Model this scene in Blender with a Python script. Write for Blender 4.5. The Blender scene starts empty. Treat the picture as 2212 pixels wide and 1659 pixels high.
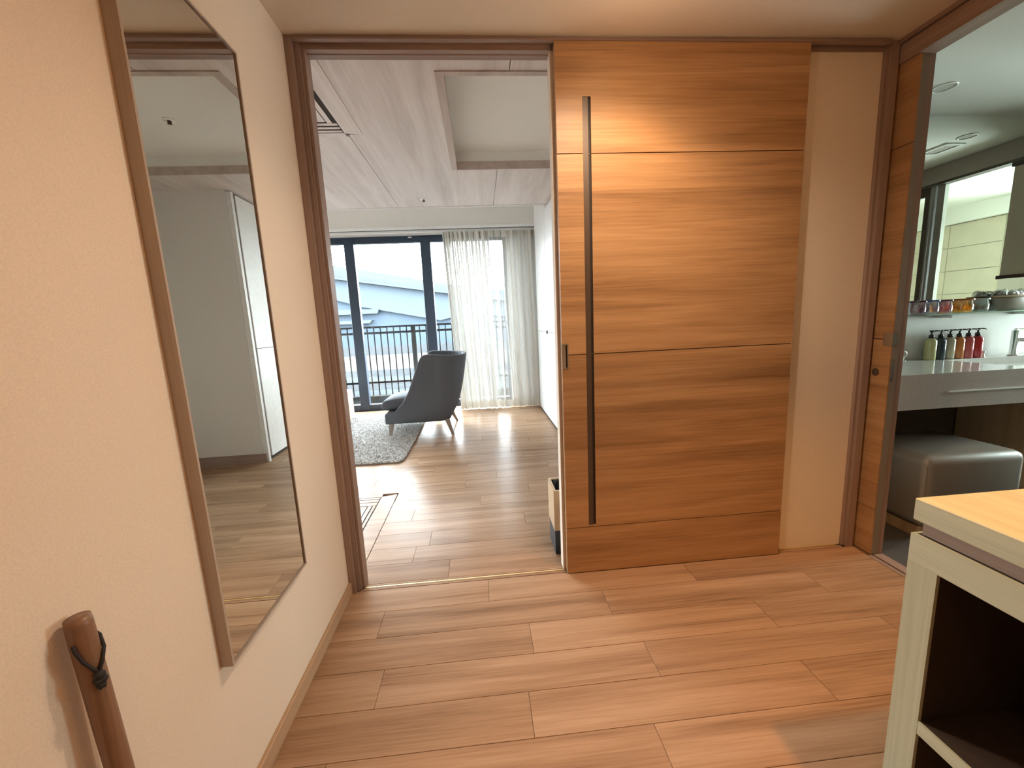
import bpy, bmesh, math, random
from mathutils import Vector, Matrix, Euler
random.seed(7)
S = bpy.context.scene
COL = S.collection

# ------------------------------------------------------------------ camera
CAM_H = 1.2408
PITCH, ROLL, YAW, FPX = 0.158, 0.0459, 0.0743, 862.62
cy, sy = math.cos(YAW), math.sin(YAW)
fwd = Vector((sy*math.cos(PITCH), cy*math.cos(PITCH), -math.sin(PITCH)))
rt = Vector((cy, -sy, 0))
dn = fwd.cross(rt)
R = math.cos(ROLL)*rt + math.sin(ROLL)*dn
D = -math.sin(ROLL)*rt + math.cos(ROLL)*dn
cam_data = bpy.data.cameras.new('camera')
cam = bpy.data.objects.new('camera', cam_data)
COL.objects.link(cam)
U, B = -D, -fwd
cam.matrix_world = Matrix(((R.x, U.x, B.x, 0), (R.y, U.y, B.y, 0), (R.z, U.z, B.z, CAM_H), (0, 0, 0, 1)))
cam_data.sensor_fit = 'HORIZONTAL'
cam_data.sensor_width = 36.0
cam_data.lens = 36.0*FPX/2212.0
cam_data.clip_start = 0.02
cam_data.clip_end = 2000
S.camera = cam

# ------------------------------------------------------------------ world / exposure
world = bpy.data.worlds.new('overcast_sky')
S.world = world
world.use_nodes = True
bg = world.node_tree.nodes['Background']
bg.inputs[0].default_value = (0.93, 0.97, 1.0, 1)
bg.inputs[1].default_value = 32.0
S.view_settings.view_transform = 'Standard'
S.view_settings.look = 'None'
S.view_settings.gamma = 1.0
S.view_settings.use_curve_mapping = False
S.view_settings.exposure = 0.6
S.cycles.use_denoising = True
S.cycles.max_bounces = 10
S.cycles.diffuse_bounces = 6
S.cycles.glossy_bounces = 6
S.cycles.transparent_max_bounces = 24
S.cycles.sample_clamp_indirect = 8.0
S.cycles.caustics_reflective = False
S.cycles.caustics_refractive = False

def portal(loc, rot, sx, sz):
    l = bpy.data.lights.new('daylight_portal', 'AREA')
    l.shape = 'RECTANGLE'; l.size = sx; l.size_y = sz
    l.cycles.is_portal = True
    o = bpy.data.objects.new('daylight_portal', l)
    o.location = loc; o.rotation_euler = rot
    COL.objects.link(o)
portal((-2.0, 6.10, 1.24), (math.radians(-90), 0, 0), 5.0, 2.36)
portal((5.76, 1.76, 1.3), (0, math.radians(90), 0), 1.52, 1.14)

# ------------------------------------------------------------------ node helpers / materials
MATS = {}
def newmat(name):
    m = bpy.data.materials.new(name); m.use_nodes = True
    MATS[name] = m
    nt = m.node_tree
    return m, nt, nt.nodes['Principled BSDF']
def N(nt, t, **kw):
    n = nt.nodes.new(t)
    for k, v in kw.items(): setattr(n, k, v)
    return n
def ramp(nt, fac, stops):
    r = N(nt, 'ShaderNodeValToRGB')
    el = r.color_ramp.elements
    while len(el) < len(stops): el.new(0.5)
    for e, (p, c) in zip(el, stops):
        e.position = p; e.color = (*c, 1)
    nt.links.new(fac, r.inputs[0])
    return r.outputs[0]
def bump(nt, b, h, strength, dist=0.002):
    n = N(nt, 'ShaderNodeBump')
    n.inputs['Strength'].default_value = strength
    n.inputs['Distance'].default_value = dist
    nt.links.new(h, n.inputs['Height']); nt.links.new(n.outputs[0], b.inputs['Normal'])
def plain(name, col, rough=0.6, metal=0.0, noise=None, nb=0.15, spec=None, tint=0.05):
    m, nt, b = newmat(name)
    b.inputs['Base Color'].default_value = (*col, 1)
    b.inputs['Roughness'].default_value = rough
    b.inputs['Metallic'].default_value = metal
    if spec is not None: b.inputs['Specular IOR Level'].default_value = spec
    if noise:
        tc = N(nt, 'ShaderNodeTexCoord')
        no = N(nt, 'ShaderNodeTexNoise'); no.inputs['Scale'].default_value = noise
        no.inputs['Detail'].default_value = 4
        nt.links.new(tc.outputs['Object'], no.inputs['Vector'])
        bump(nt, b, no.outputs[0], nb)
        lo = tuple(c*(1-tint) for c in col); hi = tuple(min(1, c*(1+tint)) for c in col)
        nt.links.new(ramp(nt, no.outputs[0], [(0.3, lo), (0.7, hi)]), b.inputs['Base Color'])
    return m
def wood(name, dark, mid, light, grain='x', rough=0.4, fine=1.0, vary=0.0, bstr=0.06, spec=0.5, streak=1.0):
    """streaky wood; grain runs along the given object axis"""
    m, nt, b = newmat(name)
    L = nt.links
    tc = N(nt, 'ShaderNodeTexCoord'); oi = N(nt, 'ShaderNodeObjectInfo')
    off = N(nt, 'ShaderNodeVectorMath', operation='SCALE')
    comb = N(nt, 'ShaderNodeCombineXYZ')
    for i in range(3): L.new(oi.outputs['Random'], comb.inputs[i])
    L.new(comb.outputs[0], off.inputs[0]); off.inputs['Scale'].default_value = 61.0
    add = N(nt, 'ShaderNodeVectorMath', operation='ADD')
    L.new(tc.outputs['Object'], add.inputs[0]); L.new(off.outputs[0], add.inputs[1])
    def nz(along, across, detail, dist=0.0):
        mp = N(nt, 'ShaderNodeMapping')
        sc = [across]*3; sc['xyz'.index(grain)] = along
        mp.inputs['Scale'].default_value = sc
        L.new(add.outputs[0], mp.inputs[0])
        n = N(nt, 'ShaderNodeTexNoise'); n.inputs['Scale'].default_value = 1
        n.inputs['Detail'].default_value = detail; n.inputs['Distortion'].default_value = dist
        L.new(mp.outputs[0], n.inputs['Vector'])
        return n.outputs[0]
    a = nz(0.7*streak, 13*fine, 5, 0.7)
    f = nz(4.0, 150*fine, 3)
    mx = N(nt, 'ShaderNodeMix', data_type='FLOAT'); mx.inputs[0].default_value = 0.33
    L.new(a, mx.inputs[2]); L.new(f, mx.inputs[3])
    colr = ramp(nt, mx.outputs[0], [(0.30, dark), (0.50, mid), (0.70, light)])
    if vary:
        hsv = N(nt, 'ShaderNodeHueSaturation')
        mr = N(nt, 'ShaderNodeMapRange')
        mr.inputs[3].default_value = 1-vary; mr.inputs[4].default_value = 1+vary
        L.new(oi.outputs['Random'], mr.inputs[0]); L.new(mr.outputs[0], hsv.inputs['Value'])
        L.new(colr, hsv.inputs['Color']); colr = hsv.outputs[0]
    L.new(colr, b.inputs['Base Color'])
    b.inputs['Roughness'].default_value = rough
    b.inputs['Specular IOR Level'].default_value = spec
    bump(nt, b, f, bstr, 0.001)
    return m
def thin_glass(name, tint=(1, 1, 1), gloss=0.06, facing=0.5):
    m, nt, b = newmat(name); nt.nodes.remove(b)
    out = nt.nodes['Material Output']
    t = N(nt, 'ShaderNodeBsdfTransparent'); t.inputs[0].default_value = (*tint, 1)
    g = N(nt, 'ShaderNodeBsdfGlossy'); g.inputs['Roughness'].default_value = 0.0
    lw = N(nt, 'ShaderNodeLayerWeight'); lw.inputs[0].default_value = 0.12
    mr = N(nt, 'ShaderNodeMapRange'); mr.inputs[3].default_value = gloss; mr.inputs[4].default_value = facing
    nt.links.new(lw.outputs['Facing'], mr.inputs[0])
    mx = N(nt, 'ShaderNodeMixShader')
    nt.links.new(mr.outputs[0], mx.inputs[0]); nt.links.new(t.outputs[0], mx.inputs[1]); nt.links.new(g.outputs[0], mx.inputs[2])
    nt.links.new(mx.outputs[0], out.inputs[0])
    return m
def cloth_sheer(name, col, trans):
    """woven sheer: the mesh attribute 'weave' says how dense the cloth is there"""
    m, nt, b = newmat(name); nt.nodes.remove(b)
    out = nt.nodes['Material Output']
    t = N(nt, 'ShaderNodeBsdfTransparent')
    d = N(nt, 'ShaderNodeBsdfDiffuse'); d.inputs[0].default_value = (*col, 1)
    tr = N(nt, 'ShaderNodeBsdfTranslucent'); tr.inputs[0].default_value = (*col, 1)
    m1 = N(nt, 'ShaderNodeMixShader'); m1.inputs[0].default_value = trans
    nt.links.new(d.outputs[0], m1.inputs[1]); nt.links.new(tr.outputs[0], m1.inputs[2])
    at = N(nt, 'ShaderNodeAttribute'); at.attribute_name = 'weave'
    m2 = N(nt, 'ShaderNodeMixShader')
    nt.links.new(at.outputs['Fac'], m2.inputs[0]); nt.links.new(t.outputs[0], m2.inputs[1]); nt.links.new(m1.outputs[0], m2.inputs[2])
    nt.links.new(m2.outputs[0], out.inputs[0])
    return m
def emit(name, col, s):
    m, nt, b = newmat(name)
    b.inputs['Emission Color'].default_value = (*col, 1); b.inputs['Emission Strength'].default_value = s
    return m

wood('floor_oak', (0.185, 0.108, 0.064), (0.33, 0.208, 0.130), (0.44, 0.296, 0.198), 'x', 0.25, 1.0, 0.06, 0.05, 0.5)
MATS['floor_oak'].node_tree.nodes['Principled BSDF'].inputs['IOR'].default_value = 1.105   # low IOR weakens the window glare on the boards
wood('door_oak', (0.22, 0.115, 0.052), (0.38, 0.215, 0.103), (0.51, 0.31, 0.16), 'x', 0.42, 1.0, 0.05, 0.05, 0.35)
wood('door_oak_y', (0.22, 0.115, 0.052), (0.36, 0.205, 0.10), (0.46, 0.28, 0.145), 'y', 0.42, 1.0, 0.05, 0.05, 0.35)
wood('frame_wood', (0.20, 0.138, 0.115), (0.285, 0.202, 0.170), (0.35, 0.252, 0.216), 'z', 0.42, 1.4, 0.0, 0.05)
wood('frame_wood_x', (0.20, 0.138, 0.115), (0.285, 0.202, 0.170), (0.35, 0.252, 0.216), 'x', 0.42, 1.4, 0.0, 0.05)
wood('frame_wood_y', (0.20, 0.138, 0.115), (0.285, 0.202, 0.170), (0.35, 0.252, 0.216), 'y', 0.42, 1.4, 0.0, 0.05)
wood('mirror_wood', (0.31, 0.245, 0.195), (0.39, 0.315, 0.255), (0.46, 0.38, 0.315), 'z', 0.45, 1.6)
wood('ceiling_wood', (0.48, 0.425, 0.405), (0.61, 0.555, 0.535), (0.69, 0.645, 0.63), 'y', 0.5, 0.8, 0.03, 0.03, 0.3, 0.8)
wood('tray_wood', (0.36, 0.29, 0.255), (0.44, 0.365, 0.325), (0.52, 0.44, 0.40), 'y', 0.5, 0.9)
wood('base_wood', (0.36, 0.235, 0.14), (0.44, 0.295, 0.185), (0.50, 0.35, 0.225), 'y', 0.5, 1.2)
wood('table_oak', (0.36, 0.355, 0.235), (0.45, 0.445, 0.305), (0.52, 0.515, 0.37), 'y', 0.5, 1.3, 0, 0.09, 0.25)
wood('table_oak_z', (0.36, 0.355, 0.235), (0.45, 0.445, 0.305), (0.52, 0.515, 0.37), 'z', 0.5, 1.3, 0, 0.09, 0.25)
wood('table_neck', (0.22, 0.155, 0.115), (0.30, 0.215, 0.165), (0.36, 0.265, 0.21), 'y', 0.55, 1.3, 0, 0.09)
wood('bin_oak', (0.42, 0.29, 0.17), (0.53, 0.38, 0.235), (0.60, 0.45, 0.30), 'z', 0.5, 1.2)
wood('low_oak', (0.22, 0.16, 0.11), (0.30, 0.22, 0.155), (0.36, 0.27, 0.195), 'x', 0.5)
wood('leg_wood', (0.15, 0.11, 0.085), (0.21, 0.16, 0.125), (0.26, 0.20, 0.16), 'z', 0.45, 1.5)
wood('stick_wood', (0.13, 0.066, 0.036), (0.20, 0.105, 0.058), (0.28, 0.155, 0.09), 'z', 0.4, 1.5)
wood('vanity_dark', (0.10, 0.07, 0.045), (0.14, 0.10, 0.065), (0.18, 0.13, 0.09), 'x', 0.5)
plain('wall_paper', (0.7400, 0.6400, 0.5350), 0.85, 0, 260, 0.10)
plain('ceiling_paper', (0.6700, 0.6000, 0.5100), 0.9, 0, 220, 0.06)
plain('living_wall', (0.6650, 0.6500, 0.6250), 0.85, 0, 260, 0.08)
plain('living_white', (0.74, 0.73, 0.70), 0.8, 0, 200, 0.03)
plain('cabinet_white', (0.7200, 0.7300, 0.7300), 0.45, 0, 30, 0.0)
plain('gap_dark', (0.03, 0.022, 0.018), 0.9)
plain('floor_base', (0.13, 0.08, 0.05), 0.9)
plain('bronze', (0.095, 0.066, 0.047), 0.45, 0.3)
plain('channel_dark', (0.022, 0.015, 0.012), 0.7)
plain('edge_grey', (0.23, 0.205, 0.175), 0.5)
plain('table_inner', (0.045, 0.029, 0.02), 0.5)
plain('nickel', (0.42, 0.37, 0.30), 0.35, 0.9)
plain('chrome', (0.85, 0.86, 0.87), 0.08, 1.0)
plain('brass_rail', (0.55, 0.37, 0.16), 0.5, 0.35)
plain('mirror_glass', (0.74, 0.74, 0.69), 0.0, 1.0)
plain('mirror_bath', (0.90, 0.92, 0.88), 0.0, 1.0)
plain('alu_navy', (0.0260, 0.0410, 0.0660), 0.45, 0.2, 90, 0.02)
plain('rail_brown', (0.0065, 0.0056, 0.0056), 0.6)
plain('chair_fabric', (0.0930, 0.0990, 0.1130), 0.9, 0, 700, 0.3, 0.2, 0.2)
plain('chair_seat_fabric', (0.0780, 0.0830, 0.0960), 0.85, 0, 700, 0.3, 0.2, 0.2)
plain('rug_backing', (0.22, 0.21, 0.195), 0.95)
plain('cord_black', (0.018, 0.016, 0.018), 0.8)
plain('bin_black', (0.018, 0.020, 0.026), 0.5)
plain('bag_black', (0.012, 0.013, 0.015), 0.25)
plain('counter_stone', (0.6200, 0.5900, 0.5650), 0.12, 0, 60, 0.0, 0.5)
plain('bath_wall', (0.6800, 0.6600, 0.6200), 0.6, 0, 200, 0.04)
plain('bath_ceiling', (0.6200, 0.6100, 0.5500), 0.8, 0, 200, 0.03)
plain('bath_beam', (0.3600, 0.3350, 0.2850), 0.6)
plain('bath_frame_dark', (0.10, 0.09, 0.075), 0.5, 0.3)
plain('bath_frame_alu', (0.42, 0.43, 0.41), 0.35, 0.7)
plain('tile_beige', (0.6000, 0.5600, 0.4400), 0.35, 0, 8, 0.02)
plain('grout', (0.42, 0.40, 0.34), 0.9)
plain('bath_white', (0.84, 0.86, 0.82), 0.5)
plain('blind_cloth', (0.5500, 0.5000, 0.3800), 0.9, 0, 300, 0.1)
plain('blind_bar', (0.035, 0.022, 0.018), 0.5)
plain('carpet_grey', (0.085, 0.085, 0.088), 0.95, 0, 300, 0.5, 0.1, 0.4)
plain('leather_taupe', (0.3000, 0.2620, 0.2220), 0.38, 0, 350, 0.12)
plain('white_plastic', (0.80, 0.80, 0.78), 0.4)
plain('dark_hole', (0.02, 0.02, 0.02), 0.6)
plain('pump_black', (0.02, 0.018, 0.018), 0.3)
for nm, c in [('lotion_olive', (0.46, 0.44, 0.22)), ('lotion_navy', (0.035, 0.05, 0.065)), ('lotion_sand', (0.42, 0.37, 0.26)),
              ('lotion_amber', (0.45, 0.16, 0.05)), ('lotion_rose', (0.45, 0.10, 0.10)), ('lotion_red', (0.40, 0.03, 0.035))]:
    plain(nm, c, 0.15)
thin_glass('window_glass', (0.93, 0.97, 0.98), 0.03, 0.6)
thin_glass('partition_glass', (0.92, 0.96, 0.92), 0.03, 0.5)
thin_glass('shelf_glass', (0.80, 0.90, 0.86), 0.08, 0.6)
thin_glass('clear_glass', (0.90, 0.92, 0.92), 0.12, 0.8)
thin_glass('amber_glass', (0.95, 0.70, 0.32), 0.12, 0.8)
thin_glass('violet_glass', (0.85, 0.68, 0.78), 0.12, 0.8)
thin_glass('blue_glass', (0.80, 0.82, 0.92), 0.12, 0.8)
thin_glass('wine_glass', (0.80, 0.66, 0.70), 0.12, 0.8)
thin_glass('plastic_wrap', (0.80, 0.80, 0.80), 0.25, 0.9)
cloth_sheer('sheer_cloth', (0.74, 0.735, 0.70), 0.075)
cloth_sheer('sheer_hem', (0.70, 0.68, 0.62), 0.07)
emit('lamp_glow', (1.0, 0.72, 0.38), 12)
plain('lamp_off', (0.45, 0.44, 0.41), 0.3)
plain('hangar_roof', (0.0231, 0.0258, 0.0282), 0.7, 0, 0.3, 0.0)  # blue haze of the distance is put into the hangar colours
plain('hangar_face', (0.0386, 0.0476, 0.0567), 0.7)
plain('hangar_wall', (0.0302, 0.0408, 0.0529), 0.7)
plain('hangar_slab', (0.0370, 0.0454, 0.0529), 0.7)
plain('ground_far', (0.0220, 0.0250, 0.0272), 0.9, 0, 0.05, 0.0, None, 0.25)
plain('ground_sand', (0.0302, 0.0286, 0.0272), 0.9, 0, 0.4, 0.0, None, 0.25)
plain('ground_road', (0.0184, 0.0218, 0.0250), 0.9, 0, 0.3, 0.0, None, 0.15)
plain('low_wall', (0.0310, 0.0337, 0.0361), 0.9)
plain('balcony_floor', (0.0212, 0.0221, 0.0221), 0.8, 0, 12, 0.05)
plain('balcony_kerb', (0.0288, 0.0292, 0.0288), 0.7)
for q_ in ('hangar_roof', 'hangar_face', 'hangar_wall', 'hangar_slab', 'ground_far', 'ground_sand', 'ground_road', 'low_wall', 'balcony_floor', 'balcony_kerb', 'rail_brown'):
    MATS[q_].node_tree.nodes['Principled BSDF'].inputs['Specular IOR Level'].default_value = 0.0   # no specular, so the bright sky leaves no glare outside
plain('paper_white', (0.6600, 0.6450, 0.6100), 0.7)
# rug pile
m, nt, b = newmat('rug_pile')
tc = N(nt, 'ShaderNodeTexCoord'); no = N(nt, 'ShaderNodeTexNoise'); no.inputs['Scale'].default_value = 60; no.inputs['Detail'].default_value = 3
nt.links.new(tc.outputs['Object'], no.inputs['Vector'])
nt.links.new(ramp(nt, no.outputs[0], [(0.38, (0.22, 0.215, 0.21)), (0.5, (0.54, 0.53, 0.515)), (0.62, (0.80, 0.79, 0.775))]), b.inputs['Base Color'])
b.inputs['Roughness'].default_value = 0.95

# ------------------------------------------------------------------ geometry helpers (world coordinates)
def bx(bm, x0, x1, y0, y1, z0, z1, bev=0.0, seg=1):
    v = [bm.verts.new(p) for p in ((x0,y0,z0),(x1,y0,z0),(x1,y1,z0),(x0,y1,z0),(x0,y0,z1),(x1,y0,z1),(x1,y1,z1),(x0,y1,z1))]
    fs = [bm.faces.new([v[i] for i in q]) for q in ((0,3,2,1),(4,5,6,7),(0,1,5,4),(1,2,6,5),(2,3,7,6),(3,0,4,7))]
    if bev > 0:
        es = list({e for f in fs for e in f.edges})
        bmesh.ops.bevel(bm, geom=es, offset=bev, segments=seg, profile=0.5, affect='EDGES')
def BX(*a, **k):
    bm = bmesh.new(); bx(bm, *a, **k); return bm
def prism(bm, pts, axis, a, b_):
    """pts 2D polygon; extruded along axis from a to b"""
    def P(p, t):
        return {'x': (t, p[0], p[1]), 'y': (p[0], t, p[1]), 'z': (p[0], p[1], t)}[axis]
    A = [bm.verts.new(P(p, a)) for p in pts]; Bv = [bm.verts.new(P(p, b_)) for p in pts]
    n = len(pts)
    bm.faces.new(A); bm.faces.new(list(reversed(Bv)))
    for i in range(n): bm.faces.new((A[i], Bv[i], Bv[(i+1) % n], A[(i+1) % n]))
    bmesh.ops.recalc_face_normals(bm, faces=bm.faces)
def lathe(bm, prof, c, n=20, sx=1.0, sy=1.0):
    rings = []
    for r, z in prof:
        if r < 1e-6: rings.append([bm.verts.new((c[0], c[1], c[2]+z))])
        else: rings.append([bm.verts.new((c[0]+sx*r*math.cos(2*math.pi*i/n), c[1]+sy*r*math.sin(2*math.pi*i/n), c[2]+z)) for i in range(n)])
    for A, Bv in zip(rings, rings[1:]):
        for i in range(n):
            j = (i+1) % n
            q = [A[i % len(A)], A[j % len(A)], Bv[j % len(Bv)], Bv[i % len(Bv)]]
            u = []
            for w in q:
                if w not in u: u.append(w)
            if len(u) > 2: bm.faces.new(u)
    bmesh.ops.recalc_face_normals(bm, faces=bm.faces)
def tube(bm, pts, r, n=8, cap=True):
    pts = [Vector(p) for p in pts]
    rr = r if isinstance(r, (list, tuple)) else [r]*len(pts)
    prev = None; rings = []
    for i, p in enumerate(pts):
        t = (pts[min(i+1, len(pts)-1)]-pts[max(i-1, 0)]).normalized()
        if prev is None: u = t.orthogonal().normalized()
        else: u = (prev-t*prev.dot(t)).normalized()
        prev = u; w = t.cross(u)
        rings.append([bm.verts.new(p+rr[i]*(u*math.cos(2*math.pi*k/n)+w*math.sin(2*math.pi*k/n))) for k in range(n)])
    for A, Bv in zip(rings, rings[1:]):
        for k in range(n): bm.faces.new((A[k], A[(k+1) % n], Bv[(k+1) % n], Bv[k]))
    if cap: bm.faces.new(list(reversed(rings[0]))); bm.faces.new(rings[-1])
    bmesh.ops.recalc_face_normals(bm, faces=bm.faces)
def wpos(o):
    p = Vector((0, 0, 0))
    while o: p += o.location; o = o.parent
    return p
def obj(name, bm, mat, parent=None, smooth=False, origin=None, label=None):
    """bm is in world coordinates; the object's origin is put at `origin` (default: parent's origin or world 0)"""
    base = Vector(origin) if origin is not None else (wpos(parent) if parent else Vector((0, 0, 0)))
    if base.length: bmesh.ops.translate(bm, verts=bm.verts, vec=-base)
    me = bpy.data.meshes.new(name); bm.to_mesh(me); bm.free()
    mats = mat if isinstance(mat, (list, tuple)) else [mat]
    for q in mats: me.materials.append(MATS[q])
    if smooth:
        for p in me.polygons: p.use_smooth = True
    o = bpy.data.objects.new(name, me); COL.objects.link(o)
    if parent: o.parent = parent; o.location = base-wpos(parent)
    else: o.location = base
    if label: o['label'] = label
    return o
def tag(o, label, cat=None, group=None, kind=None):
    if label: o['label'] = label
    if cat: o['category'] = cat
    if group: o['group'] = group
    if kind: o['kind'] = kind
    return o
def thing(name, label, cat, loc, group=None, kind=None):
    o = bpy.data.objects.new(name, None); o.empty_display_size = 0.1
    COL.objects.link(o); o.location = loc
    return tag(o, label, cat, group, kind)
def struct(name, bm, mat, label=None, smooth=False):
    o = obj(name, bm, mat, None, smooth); o['kind'] = 'structure'
    if label: o['label'] = label
    return o
def copy_tree(o, parent=None, loc=None, label=None):
    c = o.copy(); COL.objects.link(c); c.parent = parent
    if loc is not None: c.location = loc
    if label: c['label'] = label
    for ch in list(o.children): copy_tree(ch, c)
    return c

# ================================================================== STRUCTURE
XL, XR, YD, HC = -0.68, 1.87, 1.783, 2.35      # entry hall
ZL = 2.47                                      # living-room ceiling
XE = 1.58                                      # right wall beside the console table
# ---- entry hall shell
bm = BX(XL-0.10, XL, -1.7, 1.86, 0, 2.52)
wl = struct('wall_left', bm, 'wall_paper', 'cream textured wallpaper wall carrying the tall mirror')
bm = BX(XL, XE+0.02, -1.8, -1.7, 0, HC)
struct('wall_back', bm, 'wall_paper', 'cream wall behind the camera')
bm = BX(XE, XR+0.08, -1.7, 0.84, 0, HC)
struct('wall_right', bm, 'wall_paper', 'cream wall beside the console table')
bm = BX(XL-0.1, XR+0.080, -1.8, 1.804, HC, 2.52)
ceil_entry = struct('ceiling', bm, 'ceiling_paper', 'cream papered ceiling of the entry hall')
bm = BX(XL, XL+0.012, -1.7, YD-0.012, 0, 0.058, bev=0.002)
struct('baseboard_left', bm, 'base_wood', 'light wood baseboard under the cream wall')
# wall piece behind the sliding door
bm = BX(0.35, 1.822, 1.805, 1.86, 0, 2.52)
struct('wall_center', bm, 'wall_paper', 'cream wall piece behind the sliding door')
# wall above the door opening (lintel) + side of the left jamb
bm = BX(XL, 0.35, 1.829, 1.86, 2.318, 2.52)
struct('wall_lintel', bm, 'frame_wood_x', 'brown wood lintel above the doorway')

struct('leak_slab', BX(-5.0, 5.75, -1.8, 6.0, -0.40, -0.05), 'grout', 'unseen slab added under the rooms against light leaks')  # unseen slab, added so no sky leaks in from below
struct('roof', BX(-5.0, 5.75, -1.8, 6.12, 2.95, 3.10), 'grout', 'unseen slab added over the rooms against light leaks')  # unseen slab, added so no sky leaks in from above
WY0, WY1, WZ0, WZ1 = 1.20, 2.32, 0.55, 2.05          # invented bathing room window, brings daylight onto the vanity
def holed(bm, x0, x1, y0, y1, z0, z1):
    bx(bm, x0, x1, y0, WY0, z0, z1); bx(bm, x0, x1, WY1, y1, z0, z1)
    bx(bm, x0, x1, WY0, WY1, z0, WZ0); bx(bm, x0, x1, WY0, WY1, WZ1, z1)
    return bm
struct('wall_block_right', holed(bmesh.new(), 5.65, 5.75, -0.7, 6.12, -0.05, 2.95), 'grout', 'added light blocking wall on the right')  # unseen outer shell, added to close gaps where sky light leaked in
struct('wall_block_far', BX(1.75, 5.65, 6.0, 6.12, -0.05, 2.95), 'grout', 'added light blocking wall beyond the bathing room')
struct('wall_block_left', BX(-5.1, -5.0, -1.8, 6.12, -0.4, 2.95), 'grout', 'added light blocking wall on the left')
struct('wall_block_near', BX(-5.0, XR+0.10, -1.90, -1.80, -0.4, 2.95), 'grout', 'added light blocking wall behind the camera')
struct('wall_block_side', BX(XR+0.081, XR+0.16, -1.80, -0.70, -0.05, 2.95), 'grout', 'added light blocking wall beside the washroom')
struct('floor', BX(XR, XR+0.08, 1.69, 2.47, -0.05, 0.0), 'floor_base', 'floor of the sliding door pocket')
# ---- floors : every plank is an object
PW, PL = 0.1533, 0.975
plank_mesh = {}
def plank(x0, x1, y0, y1, parent, mat='floor_oak', z=0.0, th=0.012):
    lx, ly = round(x1-x0, 3), round(y1-y0, 4)
    k = (lx, ly, mat)
    if k not in plank_mesh:
        bm = bmesh.new(); g = 0.0006
        bx(bm, -lx/2+g, lx/2-g, -ly/2+g, ly/2-g, -th, 0)
        # tiny chamfer of the upper long edges
        top = [e for e in bm.edges if all(abs(v.co.z) < 1e-6 for v in e.verts)]
        bmesh.ops.bevel(bm, geom=top, offset=0.0007, segments=1, profile=0.5, affect='EDGES')
        me = bpy.data.meshes.new('plank'); bm.to_mesh(me); bm.free(); me.materials.append(MATS[mat])
        plank_mesh[k] = me
    o = bpy.data.objects.new('plank', plank_mesh[k]); COL.objects.link(o)
    o.parent = parent; o.location = Vector(((x0+x1)/2, (y0+y1)/2, z))-wpos(parent)
def rows(parent, ytop, n, dirn, joints, xa, xb, clip=None):
    for i in range(n):
        y0, y1 = (ytop+i*PW, ytop+(i+1)*PW) if dirn > 0 else (ytop-(i+1)*PW, ytop-i*PW)
        xs = joints.get(i, (i*0.387) % PL)
        k = math.floor((xa-xs)/PL)
        x = xs+k*PL
        while x < xb-0.004:
            a, b_ = max(x, xa), min(x+PL, xb)
            if clip: a = max(a, clip(y0, y1))
            if b_-a > 0.01: plank(a, b_, y0, y1, parent)
            x += PL
fe = struct('floor', BX(XL, XR, -1.7, 1.779, -0.05, -0.012), 'floor_base', 'warm oak plank floor of the entry hall')
rows(fe, 1.779, 22, -1, {0: -0.027, 1: -0.485, 2: 0.135, 3: -0.417, 4: 0.095, 5: -0.512, 6: 0.30, 7: -0.2}, XL, XR)
fl = struct('floor', BX(-4.9, 1.86, 1.826, 6.0, -0.05, -0.012), 'floor_base', 'greyish oak plank floor of the living room')
rows(fl, 1.826, 27, 1, {0: 0.75, 1: -0.425, 2: 0.62, 3: 0.218, 4: -0.506, 5: -0.061, 6: 0.302, 7: -0.178, 8: 0.072, 9: 0.52, 10: -0.176, 11: 0.35, 12: 0.243, 13: -0.3, 14: 0.45}, -2.6, 1.86,
     clip=lambda y0, y1: -0.677 if y1 < 2.90 else -9)
struct('floor', BX(-4.9, -2.6, 1.86, 6.0, -0.012, 0.0), 'floor_oak', 'oak floor in the hidden left part of the living room')
# threshold with metal rail between the two floors
th = struct('trim_1', BX(XL, 1.83, 1.779, 1.826, -0.05, -0.006), 'frame_wood_x', 'flush wooden door sill with a thin brass rail')
bm = bmesh.new(); bx(bm, XL+0.06, 1.80, 1.781, 1.797, -0.006, 0.0005); bx(bm, XL+0.06, 1.80, 1.812, 1.824, -0.006, 0.0005)
obj('sill_strip', bm, 'floor_oak', th)
obj('rail', BX(XL+0.06, 1.80, 1.800, 1.809, -0.006, 0.0005), 'brass_rail', th, label='thin brass sliding door rail')

# ---- door frame (jamb left, head, post right)
fr = thing('trim_2', 'brown stepped wooden frame around the living room doorway', None, (XL, YD, 0), kind='structure')
bm = bmesh.new()
prism(bm, [(XL+0.001, 1.766), (-0.652, 1.766), (-0.652, 1.783), (-0.640, 1.783), (-0.640, 1.790), (-0.634, 1.790), (-0.634, 1.806), (-0.621, 1.806), (-0.621, 1.862), (XL+0.001, 1.862)], 'z', 0, HC-0.001)
obj('jamb', bm, 'frame_wood', fr)
bm = bmesh.new()
prism(bm, [(1.766, HC-0.001), (1.766, HC-0.012), (1.756, HC-0.012), (1.756, HC-0.019), (1.775, HC-0.019), (1.775, HC-0.010), (1.800, HC-0.010), (1.800, HC-0.030), (1.829, HC-0.030), (1.829, HC-0.001)], 'x', XL+0.03, 1.82)
obj('head', bm, 'frame_wood_x', fr)
bm = bmesh.new()
prism(bm, [(1.823, 1.862), (1.823, 1.79), (1.834, 1.79), (1.834, 1.774), (1.868, 1.774), (1.868, 1.80), (1.872, 1.80), (1.872, 1.862)], 'z', 0, HC-0.001)
obj('jamb', bm, 'frame_wood', fr)

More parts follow.
